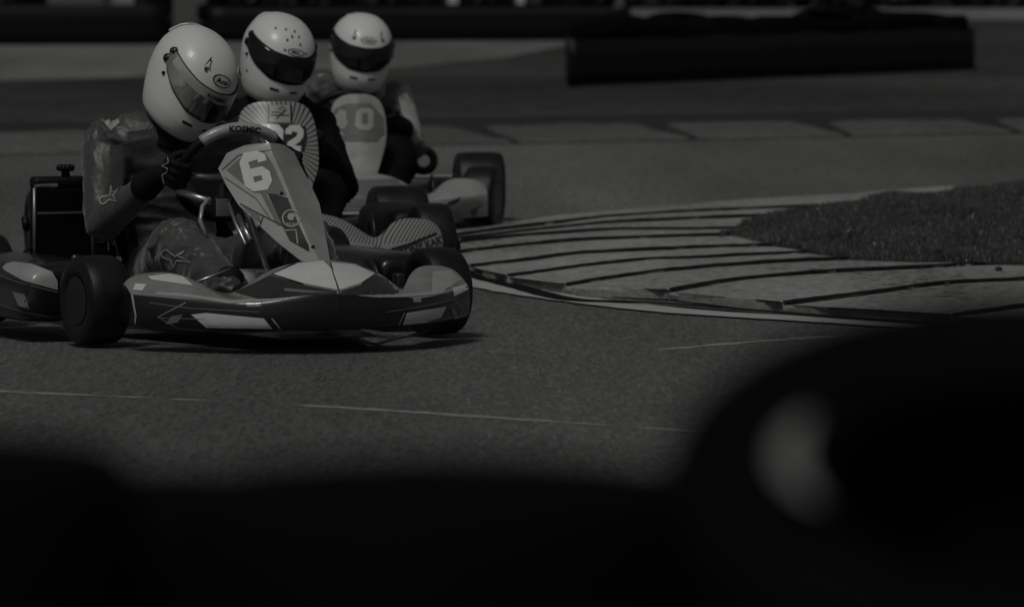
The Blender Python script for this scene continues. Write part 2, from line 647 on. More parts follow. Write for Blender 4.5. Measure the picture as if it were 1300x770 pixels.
# ---- apex kerb: a fan of long concrete slabs
JT = [
    [(560, 291), (638, 281), (708, 270), (815, 261), (950, 250), (1090, 241), (1180, 234.5), (1420, 222)],
    [(575, 297), (654, 287), (720, 279), (772, 273), (842, 268), (936, 264), (1050, 259), (1420, 246)],
    [(578, 302), (654, 292.5), (762, 281.5), (842, 277), (942, 273), (1060, 270), (1420, 262)],
    [(572, 308), (600, 303), (694, 294.5), (788, 289), (918, 288), (1060, 284), (1420, 277)],
    [(560, 322), (600, 315.5), (672, 308), (741, 302), (880, 297), (1000, 295), (1420, 290)],
    [(594, 336), (672, 327), (739, 319), (880, 312), (1000, 309), (1420, 302)],
    [(642, 349), (741, 335), (822, 327), (880, 325), (1000, 319), (1420, 310)],
    [(716, 360), (776, 350), (850, 340.5), (954, 332), (1058, 327), (1420, 318)],
    [(848, 367), (936, 352), (1030, 344), (1127, 339), (1241, 333.5), (1420, 329)],
    [(992, 383), (1092, 371), (1196, 357), (1300, 352), (1420, 347)],
    [(1208, 399), (1300, 387), (1420, 376)],
    [(1254, 404), (1330, 405), (1420, 404)],
]
ZK = 0.032
def resample(P, n):
    L = [0]
    for a, b in zip(P, P[1:]):
        L.append(L[-1] + (b - a).length)
    out = []
    for k in range(n):
        s = L[-1] * k / (n - 1)
        i = max(j for j in range(len(L)) if L[j] <= s + 1e-9)
        i = min(i, len(P) - 2)
        t = (s - L[i]) / (L[i + 1] - L[i])
        p0, p1, p2, p3 = P[max(i - 1, 0)], P[i], P[i + 1], P[min(i + 2, len(P) - 1)]
        out.append(p1.lerp(p2, t) * 0.4 + 0.6 * 0.5 * ((2 * p1) + (p2 - p0) * t + (2 * p0 - 5 * p1 + 4 * p2 - p3) * t * t + (3 * p1 - p0 - 3 * p2 + p3) * t ** 3))
    return out
curves = [[gp(x, y, ZK) for x, y in j] for j in JT]
bm = bmesh.new()
pts = [c[0] for c in curves] + [c[-1] for c in curves[::-1]]
f = bm.faces.new([bm.verts.new((p.x, p.y, -0.002)) for p in pts])
bmesh.ops.triangulate(bm, faces=[f])
for f in bm.faces:
    f.normal_update()
    if f.normal.z < 0: f.normal_flip()
kerb = tag(obj('kerb', bm, 'soil', smooth=False, recalc=False), kind='structure')
NS = 150
for i in range(len(curves) - 1):
    A, B = resample(curves[i], NS), resample(curves[i + 1], NS)
    bm = bmesh.new()
    fr_ = [0.0, 0.05, 0.25, 0.5, 0.75, 0.9, 0.965, 1.0]
    rows = []
    for j, s in enumerate(fr_):
        row = []
        for k in range(NS):
            p = A[k].lerp(B[k], s)
            q = p * 1.0
            jag = 0.03 * noise.noise(Vector((p.x * 5, p.y * 2.2, i * 3.1))) + 0.02 * noise.noise(Vector((p.x * 23, p.y * 7, i)))
            if s > 0.9:
                q.y += jag + 0.012
            elif s < 0.03:
                q.y -= 0.012
            if k == 0:
                q.x += 0.02 + 0.03 * noise.noise(Vector((p.x * 4, p.y * 6, 3.3)))
                q.y += 0.04 * noise.noise(Vector((s * 6, i, 1.3)))
            z = 0.024 + 0.008 * s + 0.003 * noise.noise(Vector((p.x * 3, p.y * 1.5, i * 1.7)))
            if s == 1.0:
                z -= 0.002 + 0.005 * max(0, noise.noise(Vector((p.x * 9, p.y * 4, 7 + i)))) + 0.004 * max(0, noise.noise(Vector((p.x * 31, p.y * 9, 7 + i))))
            if s == 0.0:
                z -= 0.004
            if k == 0:
                z -= 0.007
            row.append(bm.verts.new((q.x, q.y, z)))
        rows.append(row)
    grid_faces(bm, rows)
    # skirts on all four sides
    loop = rows[0] + [r[-1] for r in rows[1:]] + rows[-1][-2::-1] + [r[0] for r in rows[-2:0:-1]]
    near = set(rows[-1])
    def ring(z_, out):
        L = []
        for v in loop:
            c = v.co
            nz = noise.noise(Vector((c.x * 14, c.y * 5, z_ * 60 + i)))
            L.append(bm.verts.new((c.x - (out * .6 if v is rows[0][0] else 0), c.y - ((out + .03 * nz) if v in near else 0), z_ + .004 * nz)))
        return L
    prev = loop
    for z_, out in ((.014, .004), (.004, -.01), (-.005, -.03)):
        low = ring(z_, out)
        for k in range(len(loop)):
            bm.faces.new((prev[k], prev[(k + 1) % len(loop)], low[(k + 1) % len(loop)], low[k]))
        prev = low
    o = obj('slab', bm, 'concrete', kerb)
    sharp(o, 30)
    if i < len(curves) - 2:
        # dark ribbon along the joint, painting in the shade of the open gap
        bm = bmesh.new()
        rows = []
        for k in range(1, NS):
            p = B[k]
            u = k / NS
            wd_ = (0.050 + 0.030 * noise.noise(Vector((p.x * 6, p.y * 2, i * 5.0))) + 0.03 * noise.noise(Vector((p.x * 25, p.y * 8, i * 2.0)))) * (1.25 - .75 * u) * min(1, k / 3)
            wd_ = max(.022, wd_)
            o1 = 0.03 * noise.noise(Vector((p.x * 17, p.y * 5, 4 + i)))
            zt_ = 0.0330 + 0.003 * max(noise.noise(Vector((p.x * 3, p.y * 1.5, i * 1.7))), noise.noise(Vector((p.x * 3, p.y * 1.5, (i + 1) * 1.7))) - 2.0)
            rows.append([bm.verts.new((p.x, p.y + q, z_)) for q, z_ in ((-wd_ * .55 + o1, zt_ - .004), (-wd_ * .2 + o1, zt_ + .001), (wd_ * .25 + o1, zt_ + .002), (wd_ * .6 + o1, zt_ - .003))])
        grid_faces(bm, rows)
        obj('joint_shade', bm, 'kerb_dark', kerb)

# ---- grass island inside the apex
lowE = [(916, 293), (961, 307), (1009, 315), (1058, 326), (1155, 333), (1300, 335), (1520, 336)]
upE = [(916, 291), (945, 274), (1009, 263), (1087, 252), (1132, 245), (1184, 239), (1300, 228), (1520, 214)]
def interp(P, x):
    for a, b in zip(P, P[1:]):
        if a[0] <= x <= b[0]:
            return a[1] + (b[1] - a[1]) * (x - a[0]) / (b[0] - a[0])
    return P[-1][1]
def bank_pt(x, s):
    yl, yu = interp(lowE, x), interp(upE, x)
    a, b = gp(x, yl, 0.03), gp(x, yu, 0.06)
    p = a.lerp(b, s)
    wgt = min(1, (x - 916) / 150)
    p.z = 0.026 + 0.045 * wgt * math.sin(PI * min(1, s * 0.9 + 0.05)) + 0.012 * noise.noise(Vector((p.x * 3, p.y, 0)))
    p.x += 0.02 * noise.noise(Vector((p.x * 8, p.y * 2, 1)))
    return p
bm = bmesh.new()
rows = []
for k in range(61):
    x = 916.5 + (1520 - 916.5) * (k / 60) ** 1.3
    rows.append([bm.verts.new(bank_pt(x, s / 16)) for s in range(17)])
grid_faces(bm, rows)
lowloop = [r[0] for r in rows]
lowv = [bm.verts.new((v.co.x, v.co.y, 0.0)) for v in lowloop]
for k in range(len(lowloop) - 1):
    bm.faces.new((lowloop[k], lowloop[k + 1], lowv[k + 1], lowv[k]))
tag(obj('grass_bank', bm, 'soil'), kind='structure')

def blades(name, pts_fn, n, hmin, hmax, wid, mats, seed):
    rnd = random.Random(seed)
    V, Fc, mi = [], [], []
    for k in range(n):
        p = pts_fn(rnd)
        if p is None:
            continue
        h = rnd.uniform(hmin, hmax) * (0.75 + 0.5 * noise.noise(Vector((p.x * 4, p.y * 1.5, 5))))
        a = rnd.uniform(0, 2 * PI)
        lean = rnd.uniform(0.1, 0.8) * h
        b = rnd.uniform(0, 2 * PI)
        w_ = wid * rnd.uniform(0.6, 1.3)
        dx, dy = math.cos(a) * w_, math.sin(a) * w_
        lx, ly = math.cos(b) * lean, math.sin(b) * lean
        i = len(V)
        V += [(p.x - dx, p.y - dy, p.z - 0.004), (p.x + dx, p.y + dy, p.z - 0.004),
              (p.x + dx * 0.7 + lx * 0.4, p.y + dy * 0.7 + ly * 0.4, p.z + h * 0.6), (p.x + lx, p.y + ly, p.z + h)]
        Fc += [(i, i + 1, i + 2), (i, i + 2, i + 3)]
        s = 1 if rnd.random() < 0.02 else 0
        mi += [s, s]
    me = bpy.data.meshes.new(name)
    me.from_pydata(V, [], Fc)
    me.polygons.foreach_set('material_index', mi)
    o = link(name, me, mats, smooth=False)
    return tag(o, kind='stuff')

def island(rnd):
    x = 916.5 + 500 * rnd.random() ** 0.75
    return bank_pt(x, rnd.random())
o = blades('grass', island, 80000, 0.016, 0.042, 0.0022, ['grass_blade', 'straw'], 3)
tag(o, 'short dark grass on the island inside the kerb', 'grass')

bm = bmesh.new()
ellipsoid(bm, gp(1268, 341, 0.035), (0.013, 0.016, 0.009), sub=2)
for v in bm.verts:
    v.co += Vector((0.003, 0.002, 0.002)) * noise.noise(v.co * 90)
tag(obj('stone', bm, 'stone_dark'), 'small dark stone lying on the pale kerb below the grass', 'stone')

# ---- far kerb: sloping blocks with slanting gaps
gaps = [(-330, -262), (-90, -22), (128, 196), (360, 426), (590, 655), (822, 882), (1027, 1078), (1240, 1292), (1470, 1515)]
def fk_top(x): return interp(fk_back, x)
fk_front = [(-400, 203), (0, 196), (560, 184), (900, 177), (1300, 169), (1800, 160)]
bm = bmesh.new()
a = [gp(x, interp(fk_front, x) - 0.5) for x in (-330, 100, 560, 900, 1300, 1515)]
b = [gp(x, fk_top(x) - 9) for x in (-330, 100, 560, 900, 1300, 1515)]
grid_faces(bm, [[bm.verts.new((p.x, p.y, -0.003)) for p in a], [bm.verts.new((p.x, p.y, -0.003)) for p in b]])
for f in bm.faces:
    f.normal_update()
    if f.normal.z < 0: f.normal_flip()
fk = tag(obj('far_kerb', bm, 'soil', smooth=False, recalc=False), kind='structure')
for (t0, b0), (t1, b1) in zip(gaps, gaps[1:]):
    bm = bmesh.new()
    rows = []
    for s in (0, 0.08, 0.35, 0.7, 0.95, 1.0):
        row = []
        for k in range(15):
            u = k / 14
            pb = gp(b0 + 6 + (b1 - 6 - b0 - 6) * u, interp(fk_front, b0 + (b1 - b0) * u))
            pt = gp(t0 + 25 + (t1 - 13 - t0 - 25) * u, fk_top(t0 + (t1 - t0) * u) + 4, 0.05)
            p = pb.lerp(pt, s)
            z = 0.012 + 0.050 * s ** 0.8 + 0.010 * noise.noise(p * 3)
            if s == 0: z = 0.004
            if k in (0, 14): z -= 0.012 * min(1, s * 2)
            row.append(bm.verts.new((p.x, p.y + 0.03 * noise.noise(p * 2.2), z)))
        rows.append(row)
    grid_faces(bm, rows)
    loop = rows[0] + [r[-1] for r in rows[1:]] + rows[-1][-2::-1] + [r[0] for r in rows[-2:0:-1]]
    low = [bm.verts.new((v.co.x, v.co.y, -0.005)) for v in loop]
    for k in range(len(loop)):
        bm.faces.new((loop[k], loop[(k + 1) % len(loop)], low[(k + 1) % len(loop)], low[k]))
    sharp(obj('kerb_block', bm, 'old_concrete', fk), 40)

# ================================================================== TYRES (barriers)
def tyre_profile(r, wdt, rim):
    h = wdt / 2
    return [(-h * 0.70, rim), (-h * 0.86, rim + 0.02 * r / 0.13), (-h * 1.0, rim + (r - rim) * 0.5), (-h * 0.97, r - 0.12 * r), (-h * 0.86, r - 0.045 * r),
            (-h * 0.6, r - 0.01 * r), (0, r), (h * 0.6, r - 0.01 * r), (h * 0.86, r - 0.045 * r), (h * 0.97, r - 0.12 * r), (h * 1.0, rim + (r - rim) * 0.5),
            (h * 0.86, rim + 0.02 * r / 0.13), (h * 0.70, rim), (h * 0.55, rim + 0.004), (h * 0.55, rim + (r - rim) * 0.6), (-h * 0.55, rim + (r - rim) * 0.6), (-h * 0.55, rim + 0.004)]

FLAT = Matrix.Rotation(PI / 2, 4, 'X')
bm = bmesh.new()
lathe(bm, tyre_profile(0.132, 0.12, 0.066), FLAT, 40, closed=True)
bmesh.ops.recalc_face_normals(bm, faces=bm.faces)
me_wall = bpy.data.meshes.new('tyre')
bm.to_mesh(me_wall); bm.free()
me_wall.materials.append(M['wall_rubber'])
me_wall.polygons.foreach_set('use_smooth', [True] * len(me_wall.polygons))

def add_shared(name, me, parent, loc, rot=(0, 0, 0)):
    o = bpy.data.objects.new(name, me)
    COL.objects.link(o)
    o.parent = parent
    o.location = loc
    o.rotation_euler = rot
    return o

for px, dy, n, ztop, lab in ((-165, 3.0, 7, 0.949, 'blurred black tyre stack, tallest of the near stacks, farthest from the loose tilted tyre'),
                             (560, 3.0, 7, 0.936, 'blurred black stack of kart tyres with a broad flat top, between the two other stacks'),
                             (1290, 3.15, 6, 0.838, 'blurred black stack of kart tyres carrying the tilted loose tyre'),
                             (215, 3.235, 7, 0.908, 'lower black tyre stack in the second row, showing in the dip of the blurred stacks'),
                             (1290, 3.46, 7, 0.895, 'black tyre stack hidden behind the tilted loose tyre'),
                             (890, 3.235, 7, 0.908, 'lower black tyre stack in the second row beside the loose tilted tyre')):
    X = (px - 650) / FPX * dy
    st = empty('tyre_stack', (X, dy, -0.006))
    tag(st, lab, 'tyre stack', 'stacks of kart tyres beside the camera')
    hh = (ztop + 0.006) / n
    for k in range(n):
        o = add_shared('tyre', me_wall, st, (random.uniform(-.003, .003), random.uniform(-.003, .003), hh * (k + 0.5)), (0, 0, random.uniform(0, 6)))
        o.scale = (1, 1, hh / 0.12)
# the loose tyre leaning on the last stack
tl = bpy.data.objects.new('kart_tyre', me_wall.copy())
COL.objects.link(tl)
tl.location = at_depth(1284, 700, 3.0)
tl.rotation_euler = (R(27), R(-3), 0)
tl.scale = (1.32, 1.28, 1)
tag(tl, 'loose black kart tyre tilted on a stack with a pale highlight painted on its inner edge', 'tyre')
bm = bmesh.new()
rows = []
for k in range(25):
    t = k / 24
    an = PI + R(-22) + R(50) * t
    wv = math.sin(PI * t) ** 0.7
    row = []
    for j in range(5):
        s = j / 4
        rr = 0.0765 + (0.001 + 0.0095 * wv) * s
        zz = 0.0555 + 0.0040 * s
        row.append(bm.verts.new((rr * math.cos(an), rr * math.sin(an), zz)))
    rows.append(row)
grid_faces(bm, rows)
obj('painted_highlight', bm, 'rubber_highlight', tl, loc=(0, 0, 0.0035))  # pale crescent painted for the sky light caught on the sidewall

# ---- long tyre barrier across the grass, wrapped in belting
P0, P1 = gp(722, 110), gp(1236, 89)
P0.z = P1.z = 0
dirn = (P1 - P0).normalized()
nrm = Vector((-dirn.y, dirn.x, 0))
if nrm.y < 0: nrm = -nrm
Lb = (P1 - P0).length
tb = empty('tyre_barrier', P0, math.atan2(dirn.y, dirn.x))
tag(tb, 'long low black tyre barrier wrapped in belting, standing alone on the grass', 'barrier')
bm = bmesh.new()
lathe(bm, tyre_profile(0.30, 0.19, 0.19), FLAT, 24, closed=True)
bmesh.ops.recalc_face_normals(bm, faces=bm.faces)
me_big = bpy.data.meshes.new('tyre')
bm.to_mesh(me_big); bm.free()
me_big.materials.append(M['wall_rubber'])
me_big.polygons.foreach_set('use_smooth', [True] * len(me_big.polygons))
nT = 10
yloc = Matrix.Rotation(-math.atan2(dirn.y, dirn.x), 3, 'Z') @ Vector((0, 1, 0))
for k in range(nT):
    for rrow in range(2):
        for h in range(3):
            q_ = yloc * (1.14 * rrow)
            o = add_shared('tyre', me_big, tb, (1.07 + k * (Lb - 1.17) / (nT - 1) + q_.x + random.uniform(-.01, .01), 0.335 + q_.y + random.uniform(-.005, .005), 0.08 + h * 0.16 + (random.uniform(-.05, .02) if h == 2 else 0)),
                       (random.uniform(-.2, .2) * (h == 2), random.uniform(-.2, .2) * (h == 2), 0))
            o.scale = (1, 1, .84)
bm = bmesh.new()
prof = []
for k in range(41):
    prof.append((Lb * k / 40, -0.012 + 0.012 * noise.noise(Vector((k * 0.5, 0, 0)))))
eb = Vector((yloc.x, yloc.y))
path = [tuple(eb * 1.9 + Vector((-.012, 0))), tuple(eb * .8 + Vector((-.015, 0)))] + prof + [tuple(eb * .7 + Vector((Lb + .012, 0))), tuple(eb * 1.5 + Vector((Lb + .012, 0)))]
ro, ri = [], []
for (x, y) in path:
    ro.append([bm.verts.new((x, y, z)) for z in (0.0, 0.1, 0.22, 0.36 + 0.03 * noise.noise(Vector((x * 1.5, y, 2))))])
grid_faces(bm, ro)
o = obj('belt', bm, 'black_plastic', tb)
md = o.modifiers.new('s', 'SOLIDIFY'); md.thickness = 0.01
applied(o)

# ---- second barrier and hedges far behind
def far_barrier(pxa, pxb, pya, pyb, topz, lab, rows_=2):
    a, b = gp(pxa, pya), gp(pxb, pyb)
    d = (b - a)
    L = d.length
    e = empty('tyre_barrier', (a.x, a.y, 0), math.atan2(d.y, d.x))
    tag(e, lab, 'barrier')
    n = int(L / 0.62)
    for k in range(n):
        for rr in range(rows_):
            for h in range(2):
                add_shared('tyre', me_big, e, (0.31 + k * 0.62, 0.32 + rr * 0.61, 0.1 + h * 0.2))
    bm = bmesh.new()
    ro = [[bm.verts.new((x, -0.015 + 0.015 * noise.noise(Vector((x, 0, 0))), z)) for z in (0.0, 0.13, 0.27, topz)] for x in [L * k / 30 for k in range(31)]]
    grid_faces(bm, ro)
    o = obj('belt', bm, 'black_plastic', e)
    md = o.modifiers.new('s', 'SOLIDIFY'); md.thickness = 0.01
    applied(o)
    return e
far_barrier(-420, 212, 60, 57, 0.42, 'black tyre barrier far behind the driver with the mirrored visor')
far_barrier(266, 800, 54, 52, 0.36, 'black tyre barrier below the two white posts, far behind the three helmets')

def hedge(name, xa, xb, Y, ht, dep, lab, n, seed):
    rnd = random.Random(seed)
    V, Fc = [], []
    for k in range(n):
        x = rnd.uniform(xa, xb)
        top = ht * (0.86 + 0.22 * noise.noise(Vector((x * 0.6, Y, seed))))
        z = rnd.uniform(0.0, 1) ** 0.8 * top
        y = Y + rnd.uniform(0, dep) * (1 - 0.3 * z / ht)
        s = rnd.uniform(0.05, 0.12)
        n1 = Vector((rnd.gauss(0, 1), rnd.gauss(0, 1), rnd.gauss(0, 1))).normalized()
        t1 = n1.orthogonal().normalized() * s
        t2 = n1.cross(t1).normalized() * s * 0.6
        c = Vector((x, y, z))
        i = len(V)
        V += [tuple(c - t1), tuple(c + t2), tuple(c + t1), tuple(c - t2)]
        Fc.append((i, i + 1, i + 2, i + 3))
    root = empty('hedge', ((xa + xb) / 2, Y + dep / 2, 0))
    tag(root, lab, 'hedge')
    me = bpy.data.meshes.new('foliage')
    me.from_pydata([(v[0] - root.location.x, v[1] - root.location.y, v[2]) for v in V], [], Fc)
    o = link('foliage', me, 'hedge_leaf', root, smooth=False)
    o['kind'] = 'stuff'
    bm = bmesh.new()
    x = xa + 0.3
    while x < xb:
        tube(bm, [(x - root.location.x, 0, 0), (x - root.location.x + 0.05, 0.05, ht * 0.4), (x - root.location.x, 0, ht * 0.75)], [0.03, 0.02, 0.006], 5)
        x += 0.7
    o = obj('stems', bm, 'bark', root)
    o['kind'] = 'stuff'
    return root
hedge('hedge', -8.0, 1.15, 70.5, 1.4, 1.2, 'dark clipped hedge in the far background above the barrier with white posts', 26000, 1)
hedge('hedge', 1.6, 9.5, 93.0, 1.6, 1.5, 'dark hedge along the far edge of the access road', 22000, 2)

def post(px, pyb, wpx, lab):
    p = at_depth(px, pyb, 66.5)
    bm = bmesh.new()
    r = wpx / 2 * 66.5 / FPX
    box(bm, (0, 0, 0.55), (2 * r, 0.05, 1.1), bev=0.012)
    box(bm, (0, 0, 1.11), (2 * r + 0.03, 0.08, 0.03), bev=0.008)
    o = obj('post', bm, 'painted_metal', smooth=False, loc=(p.x, 66.5, 0))
    tag(o, lab, 'post', 'white posts behind the far barrier')
post(575, 22, 13, 'white post behind the far barrier, the one nearer the helmets')
post(661, 18, 11, 'white post behind the far barrier, the one nearer the long tyre barrier')

def board(px0, px1, pyb, Y, m_, lab, h=1.0, legs=True):
    a, b = at_depth(px0, pyb, Y), at_depth(px1, pyb, Y)
    e = empty('board', ((a.x + b.x) / 2, Y, 0))
    tag(e, lab, 'board')
    wd_ = b.x - a.x
    bm = bmesh.new()
    box(bm, (0, 0, a.z + h / 2), (wd_, 0.03, h), bev=0.006)
    obj('panel', bm, m_, e, smooth=False)
    for s in (-1, 1):
        bm = bmesh.new()
        tube(bm, [(s * wd_ * 0.42, 0.03, 0), (s * wd_ * 0.42, 0.03, a.z + h * 0.6)], 0.025, 8)
        obj('leg', bm, 'dark_metal', e)
board(60, 132, 12, 67.5, 'board_grey', 'grey board standing behind the far barrier beside the paler board', 0.9)
board(135, 170, 12, 67.7, 'board_pale', 'small pale board above the far barrier, the brightest of the boards', 0.9)
board(220, 262, 40, 67.0, 'board_grey', 'narrow grey board in the gap between the two far barriers', 1.2)
board(742, 792, 20, 76.0, 'board_grey', 'grey board at the end of the far hedge above the long tyre barrier', 1.2)

# ================================================================== KARTS
EXTRA = {}

def wheel(kart, c, r, wdt, steer, side, rimr=0.066):
    """tyre with its rim; side=+1 outer face toward +y"""
    m_ = Matrix.Translation(c) @ Matrix.Rotation(steer, 4, 'Z')
    h = wdt / 2
    bm = bmesh.new()
    prof = [(-h * 0.78, rimr), (-h * 0.92, rimr + 0.006), (-h * 1.0, rimr + 0.022), (-h * 1.02, r - 0.032), (-h * 0.985, r - 0.017), (-h * 0.92, r - 0.008), (-h * 0.8, r - 0.003),
            (-h * 0.4, r - 0.0006), (0, r), (h * 0.4, r - 0.0006), (h * 0.8, r - 0.003), (h * 0.92, r - 0.008), (h * 0.985, r - 0.017), (h * 1.02, r - 0.032), (h * 1.0, rimr + 0.022), (h * 0.92, rimr + 0.006), (h * 0.78, rimr)]
    lathe(bm, prof, m_, 56, closed=True)
    t = obj('tyre', bm, 'tread_rubber', kart)
    bm = bmesh.new()
    s = side
    prof = [(s * h * 0.94, rimr + 0.004), (s * h * 0.93, rimr - 0.002), (s * h * 0.80, rimr - 0.004), (s * h * 0.72, rimr - 0.012), (s * h * 0.2, rimr - 0.018), (s * h * 0.05, 0.045), (s * h * 0.12, 0.03),
            (s * h * 0.75, 0.026), (s * h * 0.82, 0.018), (s * h * 0.82, 0.0)]
    lathe(bm, prof, m_, 32)
    lathe(bm, [(-s * h * 0.94, rimr + 0.004), (-s * h * 0.9, rimr - 0.004), (-s * h * 0.2, rimr - 0.015), (s * h * 0.0, 0.03), (s * h * 0.0, 0.0)], m_, 32)
    for k in range(3):
        an = k * 2 * PI / 3 + 0.4
        cpos = m_ @ Vector((0.037 * math.cos(an), s * h * 0.14, 0.037 * math.sin(an)))
        bmesh.ops.create_icosphere(bm, subdivisions=1, radius=0.006, matrix=Matrix.Translation(cpos))
    rim = obj('rim', bm, 'dark_metal', t)
    sharp(rim, 30)
    return t

YS = [0, .05, .10, .15, .20, .235, .27, .30, .33, .36, .39, .42, .455, .49, .515, .525]
def nose_prof(y, g):
    ay = abs(y)
    zt = np.interp(ay, [0, .05, .10, .15, .20, .235, .27, .30, .33, .36, .39, .42, .455, .49, .515, .525],
                   [.256, .252, .246, .232, .203, .176, .160, .168, .194, .212, .220, .222, .220, .214, .200, .186])
    xf = .605 - 1.2 * ay * ay
    xr = np.interp(ay, [0, .2, .27, .33, .40, .525], [.40, .385, .36, .27, .205, .19])
    zl = np.interp(ay, [0, .12, .25, .40, .525], [.168, .165, .142, .150, .160])
    zt = max(zt, zl + .012)
    zb = np.interp(ay, [0, .3, .525], [.066, .066, .072])
    rg = max(0.0, 1 - ay / .035) * .006
    P = [(xf - .13, zb + .006), (xf - .02, zb - .002), (xf - .004, zb + .008), (xf, (zb + zl) / 2 + .002), (xf - .006, zl - .008), (xf - .012, zl)]
    fx = xf - .012
    dome = (zt - zl)
    P += [(fx - .022, zl + .006 + dome * .10), (fx + (xr - fx) * .38, zl + dome * .50 + rg), (fx + (xr - fx) * .68, zl + dome * .84 + rg), (fx + (xr - fx) * .9, zt - dome * .03 + rg),
          (xr, zt - .002), (xr - .008, zt - .012), (xr - .004, zt - .06)]
    return P

def nose(kart, mats):
    ys = sorted(set([-v for v in YS] + YS))
    bm = bmesh.new()
    rows = []
    for y in ys:
        rows.append([bm.verts.new((x, y, z)) for x, z in nose_prof(y, None)])
    grid_faces(bm, rows)
    nf = len(rows[0]) - 1
    # end caps
    for r_ in (rows[0], rows[-1]):
        bm.faces.new(r_)
    bm.faces.ensure_lookup_table()
    for f in bm.faces:
        c = f.calc_center_median()
        ay = abs(c.y)
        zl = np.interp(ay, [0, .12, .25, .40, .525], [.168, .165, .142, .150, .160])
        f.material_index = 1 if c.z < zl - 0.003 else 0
    cr = bm.edges.layers.float.get('crease_edge') or bm.edges.layers.float.new('crease_edge')
    for r_a, r_b in zip(rows, rows[1:]):
        for k, v_ in ((5, 0.75), (1, 0.6), (10, 0.35)):
            e = bm.edges.get((r_a[k], r_b[k]))
            if e: e[cr] = v_
    for r_ in (rows[0], rows[-1]):
        for a, b in zip(r_, r_[1:]):
            e = bm.edges.get((a, b))
            if e: e[cr] = 0.6
    o = obj('nose_fairing', bm, mats, kart)
    md = o.modifiers.new('s', 'SUBSURF'); md.levels = 2; md.render_levels = 2
    applied(o)
    return o

def panel(kart, secs, m_, fold=True, thick=0.004, yo=0.0):
    """number panel; secs = (z, ridge x, half width, edge x)"""
    bm = bmesh.new()
    rows = []
    for z, xr, w_, xs in secs:
        row = []
        for t in (-1, -.92, -.6, -.3, -.06, 0, .06, .3, .6, .92, 1):
            a = abs(t)
            x = xr + (xs - xr) * (a if fold else a ** 1.7)
            zz = z
            row.append(bm.verts.new((x, yo + w_ * t, zz)))
        rows.append(row)
    grid_faces(bm, rows)
    o = obj('number_panel', bm, m_, kart)
    md = o.modifiers.new('s', 'SUBSURF'); md.levels = 2; md.render_levels = 2
    md.subdivision_type = 'SIMPLE' if fold else 'CATMULL_CLARK'
    md = o.modifiers.new('t', 'SOLIDIFY'); md.thickness = thick; md.offset = 0
    applied(o)
    if fold:
        sharp(o, 20)
    return o

def side_pod(kart, side, mats, x0=-.20, x1=-.86, zt=.235, yc=.555, hw=.125):
    bm = bmesh.new()
    secs = [(x0 + .0, .10, .62, .82), (x0 - .012, .5, .85, .95), (x0 - .05, .86, .98, 1.0), (x0 - .12, 1, 1, 1), (x0 - .35, 1, 1, 1), (x1 + .10, 1, 1, .96), (x1 + .02, .9, .92, .9), (x1, .4, .6, .7)]
    rows = []
    for x, sy, sz, q in secs:
        row = []
        for k in range(28):
            an = k * 2 * PI / 28
            c, s = math.cos(an), math.sin(an)
            e = 0.45
            yy = hw * (0.9 + 0.1 * sy) * math.copysign(abs(c) ** e, c)
            zz = math.copysign(abs(s) ** e, s)
            zc, hz = (0.05 + zt) / 2, (zt - 0.05) / 2
            z = zc + hz * zz * sz
            outer = yy / hw
            if outer > 0 and zz > 0:
                z -= 0.02 * outer * zz
            yo = yc + yy * (0.72 + 0.28 * sz) + (0.02 if zz < 0 and outer > 0 else 0)
            row.append(bm.verts.new((x, side * yo, z)))
        rows.append(row)
    grid_faces(bm, rows, closed_u=True)
    bm.faces.new(rows[0]); bm.faces.new(rows[-1])
    o = obj('side_pod', bm, mats, kart)
    md = o.modifiers.new('s', 'SUBSURF'); md.levels = 2; md.render_levels = 2
    applied(o)
    return o

def steering(kart, C, tau, r=.17, sleeve=True):
    up = Vector((math.sin(tau), 0, math.cos(tau)))
    yv = Vector((0, 1, 0))
    nd = Vector((-math.cos(tau), 0, math.sin(tau)))
    bm = bmesh.new()
    n = 64
    ring = [C + (yv * math.cos(k * 2 * PI / n) + up * math.sin(k * 2 * PI / n) * (0.93 if math.sin(k * 2 * PI / n) > 0 else 0.86)) * r for k in range(n + 1)]
    tube(bm, ring, 0.0155, 12, cap=False)
    bmesh.ops.remove_doubles(bm, verts=bm.verts, dist=1e-5)
    sw = obj('steering_wheel', bm, 'black_plastic', kart)
    bm = bmesh.new()
    for an in (0, 180, 270):
        e = C + (yv * math.cos(R(an)) + up * math.sin(R(an)) * .86) * (r - .005)
        tube(bm, [C - nd * .03, C.lerp(e, .5) - nd * .015, e], [.018, .012, .009], 8)
    bmesh.ops.create_cone(bm, cap_ends=True, segments=20, radius1=.045, radius2=.04, depth=.02, matrix=Matrix.Translation(C - nd * .03) @ nd.to_track_quat('Z', 'Y').to_matrix().to_4x4())
    obj('spokes', bm, 'frame_metal', sw)
    if sleeve:
        bm = bmesh.new()
        arc = [C + (yv * math.cos(R(a_)) + up * math.sin(R(a_)) * .93) * r for a_ in range(50, 136, 3)]
        tube(bm, arc, 0.0185, 12)
        obj('grip_sleeve', bm, 'pale_vinyl', sw)
    bm = bmesh.new()
    tube(bm, [C - nd * .03, Vector((C.x + .28, 0, .18)), Vector((C.x + .36, 0, .13))], .011, 8)
    obj('steering_column', bm, 'steel', kart)
    return sw, up, yv, nd

